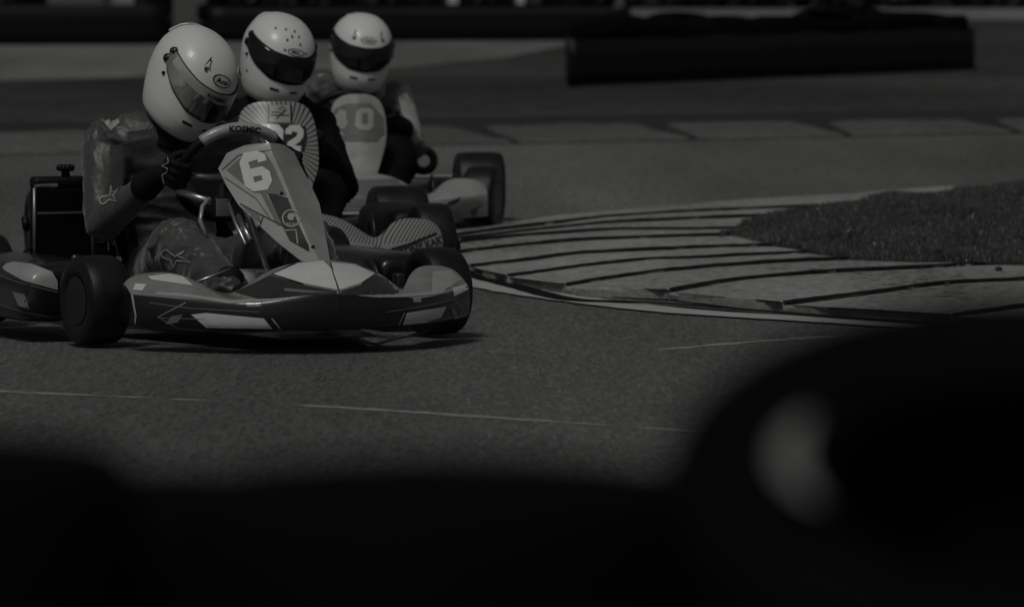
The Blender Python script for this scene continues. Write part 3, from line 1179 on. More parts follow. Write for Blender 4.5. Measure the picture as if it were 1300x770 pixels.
def frame_parts(kart, rear_w=.70):
    bm = bmesh.new()
    for s in (-1, 1):
        tube(bm, [(.52, s * .16, .075), (.30, s * .20, .06), (.1, s * .24, .05), (-.3, s * .34, .05), (-.6, s * .33, .05), (-1.12, s * .30, .06)], .0155, 10)
        tube(bm, [(.28, s * .20, .06), (.08, s * .34, .10), (0, s * .42, .12)], .0155, 10)
        tube(bm, [(-.22, s * .30, .055), (-.24, s * .56, .10), (-.5, s * .62, .12), (-.8, s * .58, .10), (-.82, s * .34, .055)], .011, 8)
    tube(bm, [(.10, -.24, .05), (.10, .24, .05)], .0155, 10)
    tube(bm, [(-.55, -.33, .05), (-.55, .33, .05)], .0155, 10)
    tube(bm, [(.52, -.16, .075), (.56, 0, .08), (.52, .16, .075)], .0125, 10)
    obj('frame', bm, 'frame_metal', kart)
    bm = bmesh.new()
    vs = [(.46, .15), (.10, .23), (-.3, .32), (-.5, .32), (-.5, -.32), (-.3, -.32), (.10, -.23), (.46, -.15)]
    top = [bm.verts.new((x, y, .036)) for x, y in vs]
    bot = [bm.verts.new((x, y, .032)) for x, y in vs]
    bm.faces.new(top); bm.faces.new(bot[::-1])
    for k in range(8):
        bm.faces.new((top[k], top[(k + 1) % 8], bot[(k + 1) % 8], bot[k]))
    obj('floor_tray', bm, 'dark_metal', kart, smooth=False)
    bm = bmesh.new()
    tube(bm, [(-1.04, -rear_w + .08, .14), (-1.04, rear_w - .08, .14)], .020, 14)
    obj('axle', bm, 'steel', kart)
    bm = bmesh.new()
    tube(bm, [(-1.1, -.28, .08), (-1.24, -.34, .12), (-1.26, -.55, .17), (-1.26, .55, .17), (-1.24, .34, .12), (-1.1, .28, .08)], .0135, 8)
    tube(bm, [(-1.255, -.5, .115), (-1.255, .5, .115)], .0115, 8)
    obj('rear_bumper', bm, 'steel', kart)
    for s in (-1, 1):
        bm = bmesh.new()
        tube(bm, [(.30, s * .11, .05), (.29, s * .11, .13), (.27, s * .11, .205)], .007, 8)
        box(bm, (.266, s * .11, .205), (.012, .07, .03), bev=.004)
        obj('pedal', bm, 'steel', kart, smooth=False)
    for s in (-1, 1):
        bm = bmesh.new()
        tube(bm, [(0, s * .40, .13), (0, s * .50, .13)], .016, 10)
        box(bm, (0, s * .415, .13), (.04, .03, .11), bev=.006)
        tube(bm, [(-.07, s * .41, .115), (-.02, s * .05, .12)], .006, 6)
        obj('stub_axle', bm, 'dark_metal', kart)
    # front brake discs, fuel tank
    bm = bmesh.new()
    m_ = Matrix.Translation((-.02, .33, .15))
    lathe(bm, [(-.004, .03), (-.004, .075), (.004, .075), (.004, .03)], m_, 28, closed=True)
    obj('brake_disc', bm, 'dark_metal', kart)
    bm = bmesh.new()
    box(bm, (-.08, 0, .12), (.24, .22, .16), bev=.035)
    obj('fuel_tank', bm, 'cloth_pale', kart)

def seat(kart, y0=0):
    bm = bmesh.new()
    rows = []
    for k in range(15):
        t = k / 14
        # centre line from front lip over the base and up the back
        x = np.interp(t, [0, .3, .5, .7, 1], [-.47, -.66, -.80, -.88, -.95])
        z = np.interp(t, [0, .3, .5, .7, 1], [.11, .06, .08, .22, .50])
        w_ = np.interp(t, [0, .3, .6, .85, 1], [.15, .19, .20, .17, .11])
        lift = np.interp(t, [0, .25, .5, .75, 1], [.05, .12, .17, .10, .02])
        row = []
        for j in range(13):
            u = -1 + j / 6
            row.append(bm.verts.new((x + lift * .75 * abs(u) ** 2.5 * min(1, t * 1.5), y0 + w_ * u, z + lift * abs(u) ** 2.5 * (1.1 - t * .7))))
        rows.append(row)
    grid_faces(bm, rows)
    o = obj('seat', bm, 'black_plastic', kart)
    md = o.modifiers.new('t', 'SOLIDIFY'); md.thickness = .008
    applied(o)

def radiator(kart, fr, ry=-.42):
    """cooling radiator on the driver's right-hand side, with cap, tank and hoses"""
    c = Vector((-.76, ry, .315))
    rot = Matrix.Rotation(R(3), 3, 'Y')
    bm = bmesh.new()
    box(bm, c, (.05, .18, .23), rot, bev=.006)
    o = obj('radiator', bm, 'black_plastic', kart, smooth=False)
    bm = bmesh.new()
    for k in range(26):
        z = -.10 + .2 * k / 25
        box(bm, c + rot @ Vector((.0255, 0, z)), (.004, .164, .0028), rot)
    of = obj('fins', bm, 'black_plastic', o, smooth=False)
    of['kind'] = 'stuff'
    bm = bmesh.new()
    box(bm, c + rot @ Vector((.0, 0, .125)), (.058, .185, .034), rot, bev=.012)
    tank = obj('top_tank', bm, 'black_plastic', o)
    bm = bmesh.new()
    cc = c + rot @ Vector((0, .015, .15))
    bmesh.ops.create_cone(bm, cap_ends=True, segments=20, radius1=.013, radius2=.013, depth=.03, matrix=Matrix.Translation(cc))
    for k in range(9):
        an = k * 2 * PI / 9
        bmesh.ops.create_icosphere(bm, subdivisions=1, radius=.011, matrix=Matrix.Translation(cc + Vector((.019 * math.cos(an), .019 * math.sin(an), .018))))
    bmesh.ops.create_cone(bm, cap_ends=True, segments=18, radius1=.027, radius2=.022, depth=.016, matrix=Matrix.Translation(cc + Vector((0, 0, .018))))
    obj('cap', bm, 'black_plastic', o)
    bm = bmesh.new()
    box(bm, c + rot @ Vector((.029, 0, .035)), (.008, .166, .006), rot)
    obj('cross_bar', bm, 'frame_metal', o, smooth=False)
    for s in (-1, 1):
        bm = bmesh.new()
        tube(bm, [c + Vector((.03, s * .093, -.13)), c + Vector((.03, s * .093, .11))], .006, 6)
        obj('edge_rail', bm, 'frame_metal', o)
    for pts_, rr in (([(0, .09, .13), (.03, .14, .15), (.02, .165, .10), (0, .17, 0), (-.05, .16, -.1)], .013), ([(0, .09, .10), (.05, .16, .12), (.09, .19, .03), (.08, .21, -.06)], .007)):
        bm = bmesh.new()
        tube(bm, [c + Vector(q) for q in pts_], rr, 10, smooth_=True)
        obj('hose', bm, 'black_plastic', o)
    bm = bmesh.new()
    tube(bm, [c + Vector((.02, -.108 + .017 * math.cos(k * PI / 10), -.095 + .021 * math.sin(k * PI / 10))) for k in range(21)], .005, 8, cap=False)
    bmesh.ops.remove_doubles(bm, verts=bm.verts, dist=1e-5)
    obj('bracket', bm, 'black_plastic', o)
    bm = bmesh.new()
    capsule(bm, c + Vector((0, -.112, .015)), .012, c + Vector((0, -.108, -.012)), .011)
    obj('hose_end', bm, 'black_plastic', o)
    # engine block, clutch cover and chain guard between radiator and seat
    bm = bmesh.new()
    box(bm, (-.86, -.24, .17), (.16, .12, .16), bev=.02)
    for k in range(6):
        box(bm, (-.86, -.24, .26 + .013 * k), (.12, .12, .006), bev=.002)
    bmesh.ops.create_cone(bm, cap_ends=True, segments=24, radius1=.055, radius2=.05, depth=.03, matrix=Matrix.Translation((-.78, -.33, .19)) @ Matrix.Rotation(PI / 2, 4, 'X'))
    tube(bm, [(-.86, -.2, .34), (-.80, -.26, .40), (-.72, -.30, .38), (-.68, -.30, .33)], .006, 6)
    obj('engine', bm, 'dark_metal', kart)
    bm = bmesh.new()
    for k in range(5):
        tube(bm, [(-.70 + .01 * k, -.30 + .012 * k, .40 - .02 * k), (-.66 + .02 * k, -.285, .36 - .03 * k), (-.66, -.28 + .01 * k, .27)], .004, 6)
    box(bm, (-.69, -.29, .325), (.03, .012, .07), Matrix.Rotation(.5, 3, 'X'), bev=.003)
    obj('cables', bm, 'steel', kart)
    return o, tank

def kart_base(fr, label, name='racing_kart', steer=0.0, rear=.62):
    k = empty(name, fr.o, fr.rz)
    tag(k, label, 'kart', 'racing karts following one another')
    wheel(k, (0, -.54, .13), .130, .128, steer, -1)
    wheel(k, (0, .535, .13), .130, .128, steer, 1)
    wheel(k, (-1.04, -rear, .139), .139, .20, 0, -1)
    wheel(k, (-1.04, rear, .139), .139, .20, 0, 1)
    frame_parts(k)
    seat(k)
    return k

# ------------------------------------------------------------------ drivers
def helmet_shape(z):
    Z = [-.150, -.143, -.125, -.09, -.045, 0, .04, .075, .10, .122, .136, .143, .1455]
    A = [.100, .118, .131, .145, .153, .154, .149, .135, .117, .090, .062, .030, .004]
    B = [.076, .090, .101, .114, .123, .128, .126, .115, .101, .079, .055, .027, .004]
    C_ = [.028, .030, .030, .026, .014, .004, -.002, -.005, -.008, -.010, -.012, -.013, -.013]
    return np.interp(z, Z, A), np.interp(z, Z, B), np.interp(z, Z, C_)

def hp(phi, z, off=0.0):
    a, b, c = helmet_shape(z)
    e = 0.94
    cs, sn = math.cos(phi), math.sin(phi)
    x = a * math.copysign(abs(cs) ** e, cs)
    y = b * math.copysign(abs(sn) ** e, sn)
    if z < -.06 and cs < 0:                      # neck cut-out at the back
        x *= 1 - .22 * min(1, (-.06 - z) / .08) * (-cs)
    p = Vector((x + c, y, z))
    if off:
        n = Vector((cs / max(a, .01), sn / max(b, .01), np.interp(z, [-.15, -.05, .03, .09, .14], [-5, -1, 1, 7, 30]))).normalized()
        p += n * off
    return p

def helmet_patch(M_, zlo, zhi, f0, f1, off, nu=36, nv=8):
    bm = bmesh.new()
    rows = []
    for i in range(nv + 1):
        row = []
        for k in range(nu + 1):
            ph = f0 + (f1 - f0) * k / nu
            row.append(bm.verts.new(M_ @ hp(ph, zlo(ph) + (zhi(ph) - zlo(ph)) * i / nv, off)))
        rows.append(row)
    grid_faces(bm, rows)
    return bm

def helmet_text(M_, s, ph0, z0, size, xs, bold, off, slope=0.0):
    vs, fs = text_mesh(s, bold, xs)
    bm = bmesh.new()
    V = []
    for x, y in vs:
        u, v = x * size, y * size
        u, v = u * math.cos(slope) - v * math.sin(slope), u * math.sin(slope) + v * math.cos(slope)
        V.append(bm.verts.new(M_ @ hp(ph0 + u / .14, z0 + v * .72, off)))
    for f in fs:
        try: bm.faces.new([V[i] for i in f])
        except ValueError: pass
    return bm

def helmet_ellipse(M_, ph0, z0, ru, rv, off, inner=0.0):
    bm = bmesh.new()
    n = 32
    o_ = [bm.verts.new(M_ @ hp(ph0 + ru * math.cos(k * 2 * PI / n) / .14, z0 + rv * math.sin(k * 2 * PI / n), off)) for k in range(n)]
    if inner:
        i_ = [bm.verts.new(M_ @ hp(ph0 + inner * ru * math.cos(k * 2 * PI / n) / .14, z0 + inner * rv * math.sin(k * 2 * PI / n), off)) for k in range(n)]
        for k in range(n):
            bm.faces.new((o_[k], o_[(k + 1) % n], i_[(k + 1) % n], i_[k]))
    else:
        c = bm.verts.new(M_ @ hp(ph0, z0, off))
        for k in range(n):
            bm.faces.new((o_[k], o_[(k + 1) % n], c))
    return bm

def helmet(person, loc, pos, Rm, style):
    """style: dict(logo text, visor material, strip, vents)"""
    Mh = Matrix.Translation(Vector(pos)) @ Rm.to_4x4()
    bm = bmesh.new()
    zs = [-.150, -.147, -.143, -.135, -.125, -.108, -.09, -.068, -.045, -.022, 0, .02, .04, .058, .075, .088, .10, .112, .122, .130, .136, .140, .143, .1448]
    nseg = 64
    rows = [[bm.verts.new(Mh @ hp(k * 2 * PI / nseg, z)) for k in range(nseg)] for z in zs]
    grid_faces(bm, rows, closed_u=True)
    bm.faces.new(rows[-1])
    # rolled bottom edge and dark lining
    inn = [[bm.verts.new(Mh @ (Vector((p.x * sc_, p.y * sc_, z_)))) for p in [hp(k * 2 * PI / nseg, -.15) for k in range(nseg)]] for sc_, z_ in ((.93, -.152), (.86, -.14), (.8, -.10))]
    grid_faces(bm, [rows[0]] + inn, closed_u=True)
    bm.faces.new(inn[-1])
    h = obj('helmet', bm, 'white_shell', person, loc=loc)
    md = h.modifiers.new('s', 'SUBSURF'); md.levels = 1; md.render_levels = 1
    applied(h)
    def part(name, b_, m_, thick=0.0):
        o = obj(name, b_, m_, h)
        if thick:
            md_ = o.modifiers.new('t', 'SOLIDIFY'); md_.thickness = thick; md_.offset = 1
            applied(o)
        return o
    zl = lambda p: np.interp(abs(p), [0, .5, 1.0, 1.35, 1.5], [-.050, -.044, -.018, .014, .034])
    zh = lambda p: np.interp(abs(p), [0, .5, 1.0, 1.35, 1.5], [.040, .044, .056, .064, .062])
    F = 1.48
    # dark eyeport gasket, then the visor a little proud of it
    part('gasket', helmet_patch(Mh, lambda p: zl(p) - .005, lambda p: zh(p) + .003, -F - .03, F + .03, .0012), 'black_plastic')
    vis = part('visor', helmet_patch(Mh, zl, zh, -F, F, .0034, 48, 10), style['visor'], .0022)
    if style.get('dark_front'):
        part('visor_reflection', helmet_patch(Mh, lambda p: zl(p) + .002, lambda p: zh(p) - .030, *style['dark_front'], .0062, 16, 8), 'visor_dark')  # dark side of the visor's reflection, painted as a patch
    if style.get('strip'):
        s_m, s_h = style['strip']
        part('visor_strip', helmet_patch(Mh, lambda p: zh(p) - s_h, lambda p: zh(p) - .001, -F * .86, F * .86, .0060), s_m)
    for s in (-1, 1):
        b_ = bmesh.new()
        for dz, df, rr in ((.058, 1.46, .015), (.032, 1.48, .015)):
            c = hp(s * df, dz, .003)
            nrm_ = Vector((math.cos(s * df), math.sin(s * df), 0))
            q = nrm_.to_track_quat('Z', 'Y').to_matrix().to_4x4()
            bmesh.ops.create_cone(b_, cap_ends=True, segments=20, radius1=rr, radius2=rr * .8, depth=.009, matrix=Mh @ Matrix.Translation(c) @ q)
            bmesh.ops.create_cone(b_, cap_ends=True, segments=12, radius1=rr * .4, radius2=rr * .3, depth=.004, matrix=Mh @ Matrix.Translation(c + nrm_ * .006) @ q)
        part('visor_pivot', b_, style.get('pivot', 'black_plastic'))
        b_ = bmesh.new()
        c = hp(s * 1.35, -.006, .003)
        bmesh.ops.create_icosphere(b_, subdivisions=2, radius=.006, matrix=Mh @ Matrix.Translation(c))
        part('rivet', b_, 'black_plastic')
        # chin slots
        b_ = helmet_patch(Mh, lambda p: -.084, lambda p: -.076, s * .16, s * .44, .0012, 8, 2)
        part('chin_slot', b_, 'black_vinyl')
    # rear spoiler ridge of the shell
    b_ = helmet_patch(Mh, lambda p: .062, lambda p: .116, PI - .7, PI + .7, .0012, 20, 6)
    part('spoiler', b_, 'white_shell', .005)
    # trim along the lower edge
    b_ = bmesh.new()
    tube(b_, [Mh @ hp(k * 2 * PI / 48, -.1495, .001) for k in range(49)], .0028, 6, cap=False)
    part('edge_trim', b_, style.get('trim', 'grey_vinyl'))
    lz, lp = style.get('logo_at', (.064, .1))
    ru, rv = style.get('logo_size', (.030, .013))
    part('logo_badge', helmet_ellipse(Mh, lp, lz, ru, rv, .0012), 'white_vinyl')
    part('logo_ring', helmet_ellipse(Mh, lp, lz, ru, rv, .0020, .88), 'black_vinyl')
    part('lettering', helmet_text(Mh, style['logo'], lp, lz, rv * 1.6, style.get('logo_xs', .95), .03, .0022, style.get('logo_slope', 0)), 'black_vinyl')
    if style.get('strip_text'):
        part('lettering', helmet_text(Mh, style['strip_text'], .06, .026, .021, .98, .04, .0095), 'black_vinyl')
    for ph, z, rr in style.get('holes', ()):
        part('vent_hole', helmet_ellipse(Mh, ph, z, rr, rr * .8, .0012), 'black_vinyl')
    for ph, z in style.get('scoops', ()):
        b_ = bmesh.new()
        c = hp(ph, z, .002)
        tz = (hp(ph, z + .012) - hp(ph, z - .012)).normalized()
        nn = (hp(ph, z, .01) - hp(ph, z)).normalized()
        tx = tz.cross(nn).normalized()
        A = [c + tz * .026, c + tx * .013 - tz * .018, c - tx * .013 - tz * .018]
        top = c - tz * .010 + nn * .010
        vs = [b_.verts.new(Mh @ p) for p in A + [top]]
        for f in ((0, 1, 3), (0, 3, 2), (1, 2, 3), (0, 2, 1)):
            b_.faces.new([vs[i] for i in f])
        bmesh.ops.bevel(b_, geom=list(b_.edges), offset=.002, segments=2, affect='EDGES')
        part('vent_scoop', b_, 'white_shell')
        part('vent_hole', helmet_ellipse(Mh, ph, z - .017, .007, .0035, .0035), 'black_vinyl')
        part('vent_hole', helmet_ellipse(Mh, ph, z + .008, .003, .005, .0075), 'black_vinyl')
    return h, Mh

def glove(person, loc, H, t, n, r, wrist, side, m_='cloth_black'):
    """a closed hand round the wheel rim: H on the rim, t along the rim, n towards the driver, r outwards"""
    H, t, n, r, wrist = map(Vector, (H, t, n, r, wrist))
    bm = bmesh.new()
    rim = .0165
    fr_ = .0105
    palm = H + r * .030 + n * .016
    R3 = Matrix((r, t, n)).transposed()
    ellipsoid(bm, palm, (.021, .046, .025), R3)
    ellipsoid(bm, palm - t * .018 + r * .006, (.022, .034, .022), R3)
    for i, L in enumerate((.92, 1.0, .95, .78)):
        o_ = .034 - .0225 * i
        k0 = H + t * (o_ * 1.0) + r * .040 + n * (.004 + .002 * i)
        k1 = H + t * (o_ * 1.08 + .002) + r * .028 * L - n * (.027 * L)
        k2 = H + t * (o_ * 1.05) - r * .004 - n * (rim + fr_ + .006)
        k3 = H + t * (o_ * 1.0) - r * (rim + fr_) * (.95 * L) - n * .012
        k4 = H + t * (o_ * .98) - r * (rim + fr_ * .6) + n * .004
        chain(bm, [(palm + t * o_ * .8, .013), (k0, .0125), (k1, fr_ + .001), (k2, fr_), (k3, fr_ * .92), (k4, fr_ * .85)])
    # thumb leaves the side of the palm near its base
    chain(bm, [(palm + t * .015 + n * .012, .015), (H + t * .040 + r * .018 + n * .028, .0125), (H + t * .052 - r * .004 + n * .026, .011), (H + t * .060 - r * .018 + n * .014, .0098)])
    wv = (wrist - palm)
    chain(bm, [(palm - t * .01, .026), (palm + wv * .5, .033), (palm + wv * 1.0, .041), (palm + wv * 1.35, .047)])
    o = fused('glove', bm, .0042, m_, person, 3, loc=loc)
    return o

def driver(fr, kart, J, label, suit, hel, pose):
    """J: joints in the kart's own axes"""
    base = Vector((-.74, J['pelvis'][1], .07))
    p = empty('person', fr.m @ base, fr.rz)
    tag(p, label, 'person', 'kart drivers in white full face helmets')
    loc = -base
    V = lambda k: Vector(J[k])
    bm = bmesh.new()
    pel, chest, neck = V('pelvis'), V('chest'), V('neck')
    up = (neck - pel).normalized()
    sh = (V('shl') - V('shr')).normalized()
    fw = sh.cross(up).normalized()
    Rt = Matrix((fw, sh, up)).transposed()
    ellipsoid(bm, pel, (.125, .165, .12), Rt)
    ellipsoid(bm, pel.lerp(chest, .5), (.115, .150, .15), Rt)
    ellipsoid(bm, chest, (.140, .195, .175), Rt)
    ellipsoid(bm, chest.lerp(neck, .62), (.105, .16, .085), Rt)
    chain(bm, [(neck - up * .05, .085), (neck, .068), (neck + up * .02, .062)])
    for s in 'lr':
        S, E, W_ = V('sh' + s), V('el' + s), V('wr' + s)
        chain(bm, [(chest.lerp(neck, .55), .10), (S, .072), (S.lerp(E, .5), .062), (E, .054), (E.lerp(W_, .45), .050), (W_, .034)])
        chain(bm, [(S - up * .005, .068), (S.lerp(neck, .55) - up * .01, .078), (neck - up * .03, .088)])
        Hp, K, A = V('hip' + s), V('kn' + s), V('an' + s)
        chain(bm, [(pel.lerp(Hp, .8), .11), (Hp, .10), (Hp.lerp(K, .5), .090), (K, .088), (K.lerp(A, .4), .075), (A, .054)])
    seed = pose.get('seed', 0)
    amp = pose.get('wrinkle', .006)
    limbs = [(V('sh' + s), V('el' + s)) for s in 'lr'] + [(V('el' + s), V('wr' + s)) for s in 'lr'] + [(V('hip' + s), V('kn' + s)) for s in 'lr'] + [(V('kn' + s), V('an' + s)) for s in 'lr']
    tor = (pel, neck)
    def fold(s_, th, k):
        w_ = noise.noise(Vector((s_ * 7, th * .7, k + 20))) * .55
        a = noise.noise(Vector((s_ * 15 + th * .45 + w_ * 2.0, th * .7 + w_ * .6, k)))
        b = noise.noise(Vector((s_ * 27 - th * .5, th * 1.5, k + 5)))
        r1 = 1 - min(1, abs(a) * 3.2)
        r2 = 1 - min(1, abs(b) * 3.0)
        return r1 ** 1.5 * 1.0 + r2 ** 2 * .35 - .45
    def disp(c):
        q = c * 8 + Vector((0, 0, seed))
        best, bd, bt, bi = None, 9, 0, 0
        for i_, (a, b) in enumerate(limbs + [tor]):
            ab = b - a
            t = max(0, min(1, (c - a).dot(ab) / ab.length_squared))
            d = (c - (a + ab * t)).length * (.55 if i_ == len(limbs) else 1)
            if d < bd: bd, best, bt, bi = d, (a, b), t, i_
        a, b = best
        u = (b - a).normalized()
        e1 = u.orthogonal().normalized()
        e2 = u.cross(e1)
        rel = c - a
        s_ = rel.dot(u)
        th = math.atan2(rel.dot(e2), rel.dot(e1))
        bend = .55 + .75 * max(0, 1 - min(bt, 1 - bt) * 3.2)
        gate = .35 + max(0, min(1, .6 + 1.5 * noise.noise(c * 5 + Vector((seed, 2, 4)))))
        mix = abs(th) / PI
        f = fold(s_, th, bi * 3.3 + seed) if mix < .8 else fold(s_, th, bi * 3.3 + seed) * (1 - (mix - .8) / .2) - .1 * (mix - .8) / .2
        return amp * (.35 * noise.noise(q) + .9 * f * bend * gate)
    body = fused('race_suit', bm, .006, suit, p, 6, disp, loc=loc)
    if pose.get('legs'):
        body.data.materials.append(M[pose['legs']])
        for f in body.data.polygons:
            c = f.center
            ds = []
            for a, b in limbs + [tor]:
                ab = b - a
                t = max(0, min(1, (c - a).dot(ab) / ab.length_squared))
                ds.append((c - (a + ab * t)).length)
            if 4 <= min(range(len(ds)), key=lambda q_: ds[q_]) < 8: f.material_index = 1
    # high collar of the suit and a dark balaclava inside the helmet
    bm = bmesh.new()
    hc = Vector(hel['pos'])
    ax = (hc - neck).normalized()
    q = ax.to_track_quat('Z', 'Y').to_matrix().to_4x4()
    lathe_m = Matrix.Translation(neck) @ q @ Matrix.Rotation(PI / 2, 4, 'X')
    lathe(bm, [(-.040, .100), (-.03, .101), (-.01, .098), (.012, .092), (.036, .090), (.041, .086), (.036, .080), (-.01, .072)], lathe_m, 36)
    for v in bm.verts:
        v.co += Vector((1, 1, .6)) * .007 * noise.noise(v.co * 20)
    obj('collar', bm, pose.get('collar', suit), p, loc=loc)
    bm = bmesh.new()
    capsule(bm, neck - ax * .03, .064, hc - ax * .07, .082)
    obj('balaclava', bm, 'cloth_black', p, loc=loc)
    # gloves
    gl = {}
    for s, sg in (('l', 1), ('r', -1)):
        if s in pose.get('hands', 'lr'):
            H = V('h' + s)
            C, upw, yv, nd = pose['wheel']
            rr = (H - C)
            rr = (rr - nd * rr.dot(nd)).normalized()
            tt = nd.cross(rr)
            if tt.z < 0: tt = -tt
            gl[s] = glove(p, loc, H, tt, nd, rr, V('wr' + s), sg)
    # boots
    for s in 'lr':
        A = V('an' + s)
        bm = bmesh.new()
        T = V('toe' + s)
        chain(bm, [(A + Vector((-.01, 0, .03)), .048), (A, .046), (A + Vector((.02, 0, -.045)), .042)])
        chain(bm, [(A + Vector((.0, 0, -.05)), .040), (A.lerp(T, .55) + Vector((0, 0, -.015)), .042), (T, .036)])
        fused('boot', bm, .006, 'cloth_black', p, 3, loc=loc)
    h, Mh = helmet(p, loc, hel['pos'], hel['rot'], hel['style'])
    return p, body, h, loc, gl

def head_rot(fr, yaw, pitch, roll):
    Rw = Matrix.Rotation(R(roll), 3, 'Y') @ Matrix.Rotation(R(yaw) - PI / 2, 3, 'Z') @ Matrix.Rotation(R(pitch), 3, 'Y')
    return Matrix.Rotation(-fr.rz, 3, 'Z') @ Rw

def std_joints(C, upw, yv, nd, rw, y=0, **kw):
    J = dict(pelvis=(-.74, y * .4, .175), chest=(-.77, y * .8, .40), neck=(-.69, y, .575),
             shl=(-.70, y + .205, .535), shr=(-.70, y - .205, .535), ell=(-.60, y * .5 + .31, .33), elr=(-.60, y * .5 - .31, .33),
             hipl=(-.62, .11, .16), hipr=(-.62, -.11, .16), knl=(-.24, .20, .285), knr=(-.24, -.20, .285), anl=(.12, .13, .155), anr=(.12, -.13, .155),
             toel=(.235, .115, .15), toer=(.235, -.115, .15))
    for s, sg in (('l', 1), ('r', -1)):
        an = R(pose_an.get(s, 8))
        H = C + (yv * sg * math.cos(an) + upw * math.sin(an) * .93) * rw
        J['h' + s] = tuple(H)
        E = Vector(kw.get('el' + s, J['el' + s]))
        pal = H + yv * sg * .035 + nd * .02
        J['wr' + s] = tuple(pal + (E - pal).normalized() * .085)
    J.update(kw)
    return J
pose_an = {}

# ================================================================== KART ONE (grey, number 6)
f1 = Frame(341, 431, 24)
k1 = kart_base(f1, 'grey racing kart numbered 6 leading the other two, with a radiator beside its seat', steer=R(4), rear=.555)
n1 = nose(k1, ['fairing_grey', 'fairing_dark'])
p1 = panel(k1, [(.575, .008, .030, -.012), (.568, .014, .062, -.035), (.545, .034, .105, -.062), (.50, .09, .130, -.067), (.45, .146, .131, .005), (.40, .203, .126, .083), (.35, .26, .103, .17),
                (.30, .316, .077, .257), (.25, .395, .045, .362), (.235, .43, .018, .418)], 'fairing_pale')
pods = [side_pod(k1, s, 'fairing_dark') for s in (-1, 1)]
C1 = Vector((-.27, -.006, .474))
sw1, up1, yv1, nd1 = steering(k1, C1, R(28))
rad1, tank1 = radiator(k1, f1, -.372)
bm = bmesh.new()
o_ = [f1.at(246, 240, -.2), f1.at(256, 252, -.15), f1.at(262, 275, -.1), f1.at(258, 300, -.05)]
tube(bm, [f1.at(225, 243, -.26), f1.at(268, 256, -.15)], .011, 10)
obj('column_support', bm, 'steel', k1)
bm = bmesh.new()
tube(bm, [f1.at(266, 252, -.15), f1.at(257, 262, -.14), f1.at(254, 280, -.12), f1.at(262, 300, -.1)], .007, 8)
obj('brake_hose', bm, 'fairing_grey', k1)
bm = bmesh.new()
cbx = f1.at(281, 263, -.1)
box(bm, cbx, (.03, .055, .062), bev=.008)
obj('display_box', bm, 'black_plastic', k1)
bm = bmesh.new()
box(bm, cbx + Vector((.0165, 0, 0)), (.003, .046, .052), bev=.001)
obj('display_window', bm, 'grey_vinyl', k1)
bm = bmesh.new()
tube(bm, [f1.at(303, 274, .0), f1.at(318, 305, .1)], .009, 8)
tube(bm, [f1.at(290, 258, -.05), f1.at(300, 285, 0), f1.at(312, 310, .1)], .006, 8)
obj('panel_stay', bm, 'steel', k1)
bm = bmesh.new()
tube(bm, [f1.at(249, 358, .25), f1.at(268, 351, .25), f1.at(293, 341, .25)], .0045, 8)
obj('throttle_rod', bm, 'steel', k1)

bn, bp_, bpod = bvh_of(n1), bvh_of(p1), bvh_of(pods[0])
# fairing graphics and painted reflections
poly_mark('hood_sticker', f1, [(347, 348), (378, 334.5), (410, 331), (424, 345), (428, 368), (386, 360)], bn, 'white_vinyl', n1)
poly_mark('hood_sticker', f1, [(421, 333.5), (450, 336), (476, 347), (457, 360), (431, 368), (425, 350)], bn, 'white_vinyl', n1)
line_mark('hood_outline', f1, [(385, 361.5), (345, 348), (378, 333)], 1.8, bn, 'black_vinyl', n1, off=.0024)
line_mark('hood_outline', f1, [(459, 361), (479, 347), (452, 334.5)], 1.8, bn, 'black_vinyl', n1, off=.0024)
line_mark('seam', f1, [(419, 334), (424, 352), (430, 368), (433, 384), (434, 408)], 1.2, bn, 'black_vinyl', n1, off=.0028)
poly_mark('nose_sticker', f1, [(243, 399), (262, 397), (335, 404), (346, 417), (262, 415.5)], bn, 'white_vinyl', n1)
line_mark('nose_outline', f1, [(345, 404), (356, 417)], 1.6, bn, 'pale_vinyl', n1)
poly_mark('nose_sticker', f1, [(516, 397), (566, 389), (560, 402), (541, 409), (511, 412)], bn, 'white_vinyl', n1)
line_mark('nose_outline', f1, [(513, 397), (506, 412)], 1.4, bn, 'pale_vinyl', n1)
line_mark('end_trim', f1, [(168, 373), (170, 386), (172.5, 400), (171, 414)], 2.2, bn, 'pale_vinyl', n1)
line_mark('chevron', f1, [(236, 384), (201, 402), (228, 417)], 1.1, bn, 'pale_vinyl', n1)
line_mark('chevron', f1, [(577, 381), (587, 393), (577, 410)], 1.1, bn, 'pale_vinyl', n1)
poly_mark('nose_patch', f1, [(218, 401), (232, 399), (226, 409), (210, 411)], bn, 'grey_vinyl', n1)
poly_mark('nose_patch', f1, [(571, 392), (576, 391), (583, 403), (577, 405)], bn, 'grey_vinyl', n1)
poly_mark('nose_patch', f1, [(298, 371), (322, 360), (343, 349.5), (384, 362), (428, 370), (426, 374), (380, 377), (330, 380)], bn, 'dark_vinyl', n1)  # dark reflection beside the hood print, put into the colour
poly_mark('nose_patch', f1, [(432, 370), (458, 362), (478, 349), (498, 358), (512, 368), (500, 374), (470, 375), (434, 375)], bn, 'dark_vinyl', n1)  # same painted dark reflection on the other hood shoulder
poly_mark('nose_sheen', f1, [(196, 374), (235, 377), (292, 385), (345, 382), (398, 375), (345, 379.5), (292, 381.5), (236, 373), (200, 371)], bn, 'pale_vinyl', n1)  # pale streaks painted for gloss reflections along the lip
poly_mark('nose_sheen', f1, [(452, 375), (500, 373.5), (540, 372), (572, 366), (560, 373), (520, 377), (480, 377.5)], bn, 'pale_vinyl', n1)
poly_mark('nose_sheen', f1, [(360, 366), (390, 369), (424, 372), (390, 372), (362, 370)], bn, 'grey_vinyl', n1, off=.0024)  # painted highlight across the hood
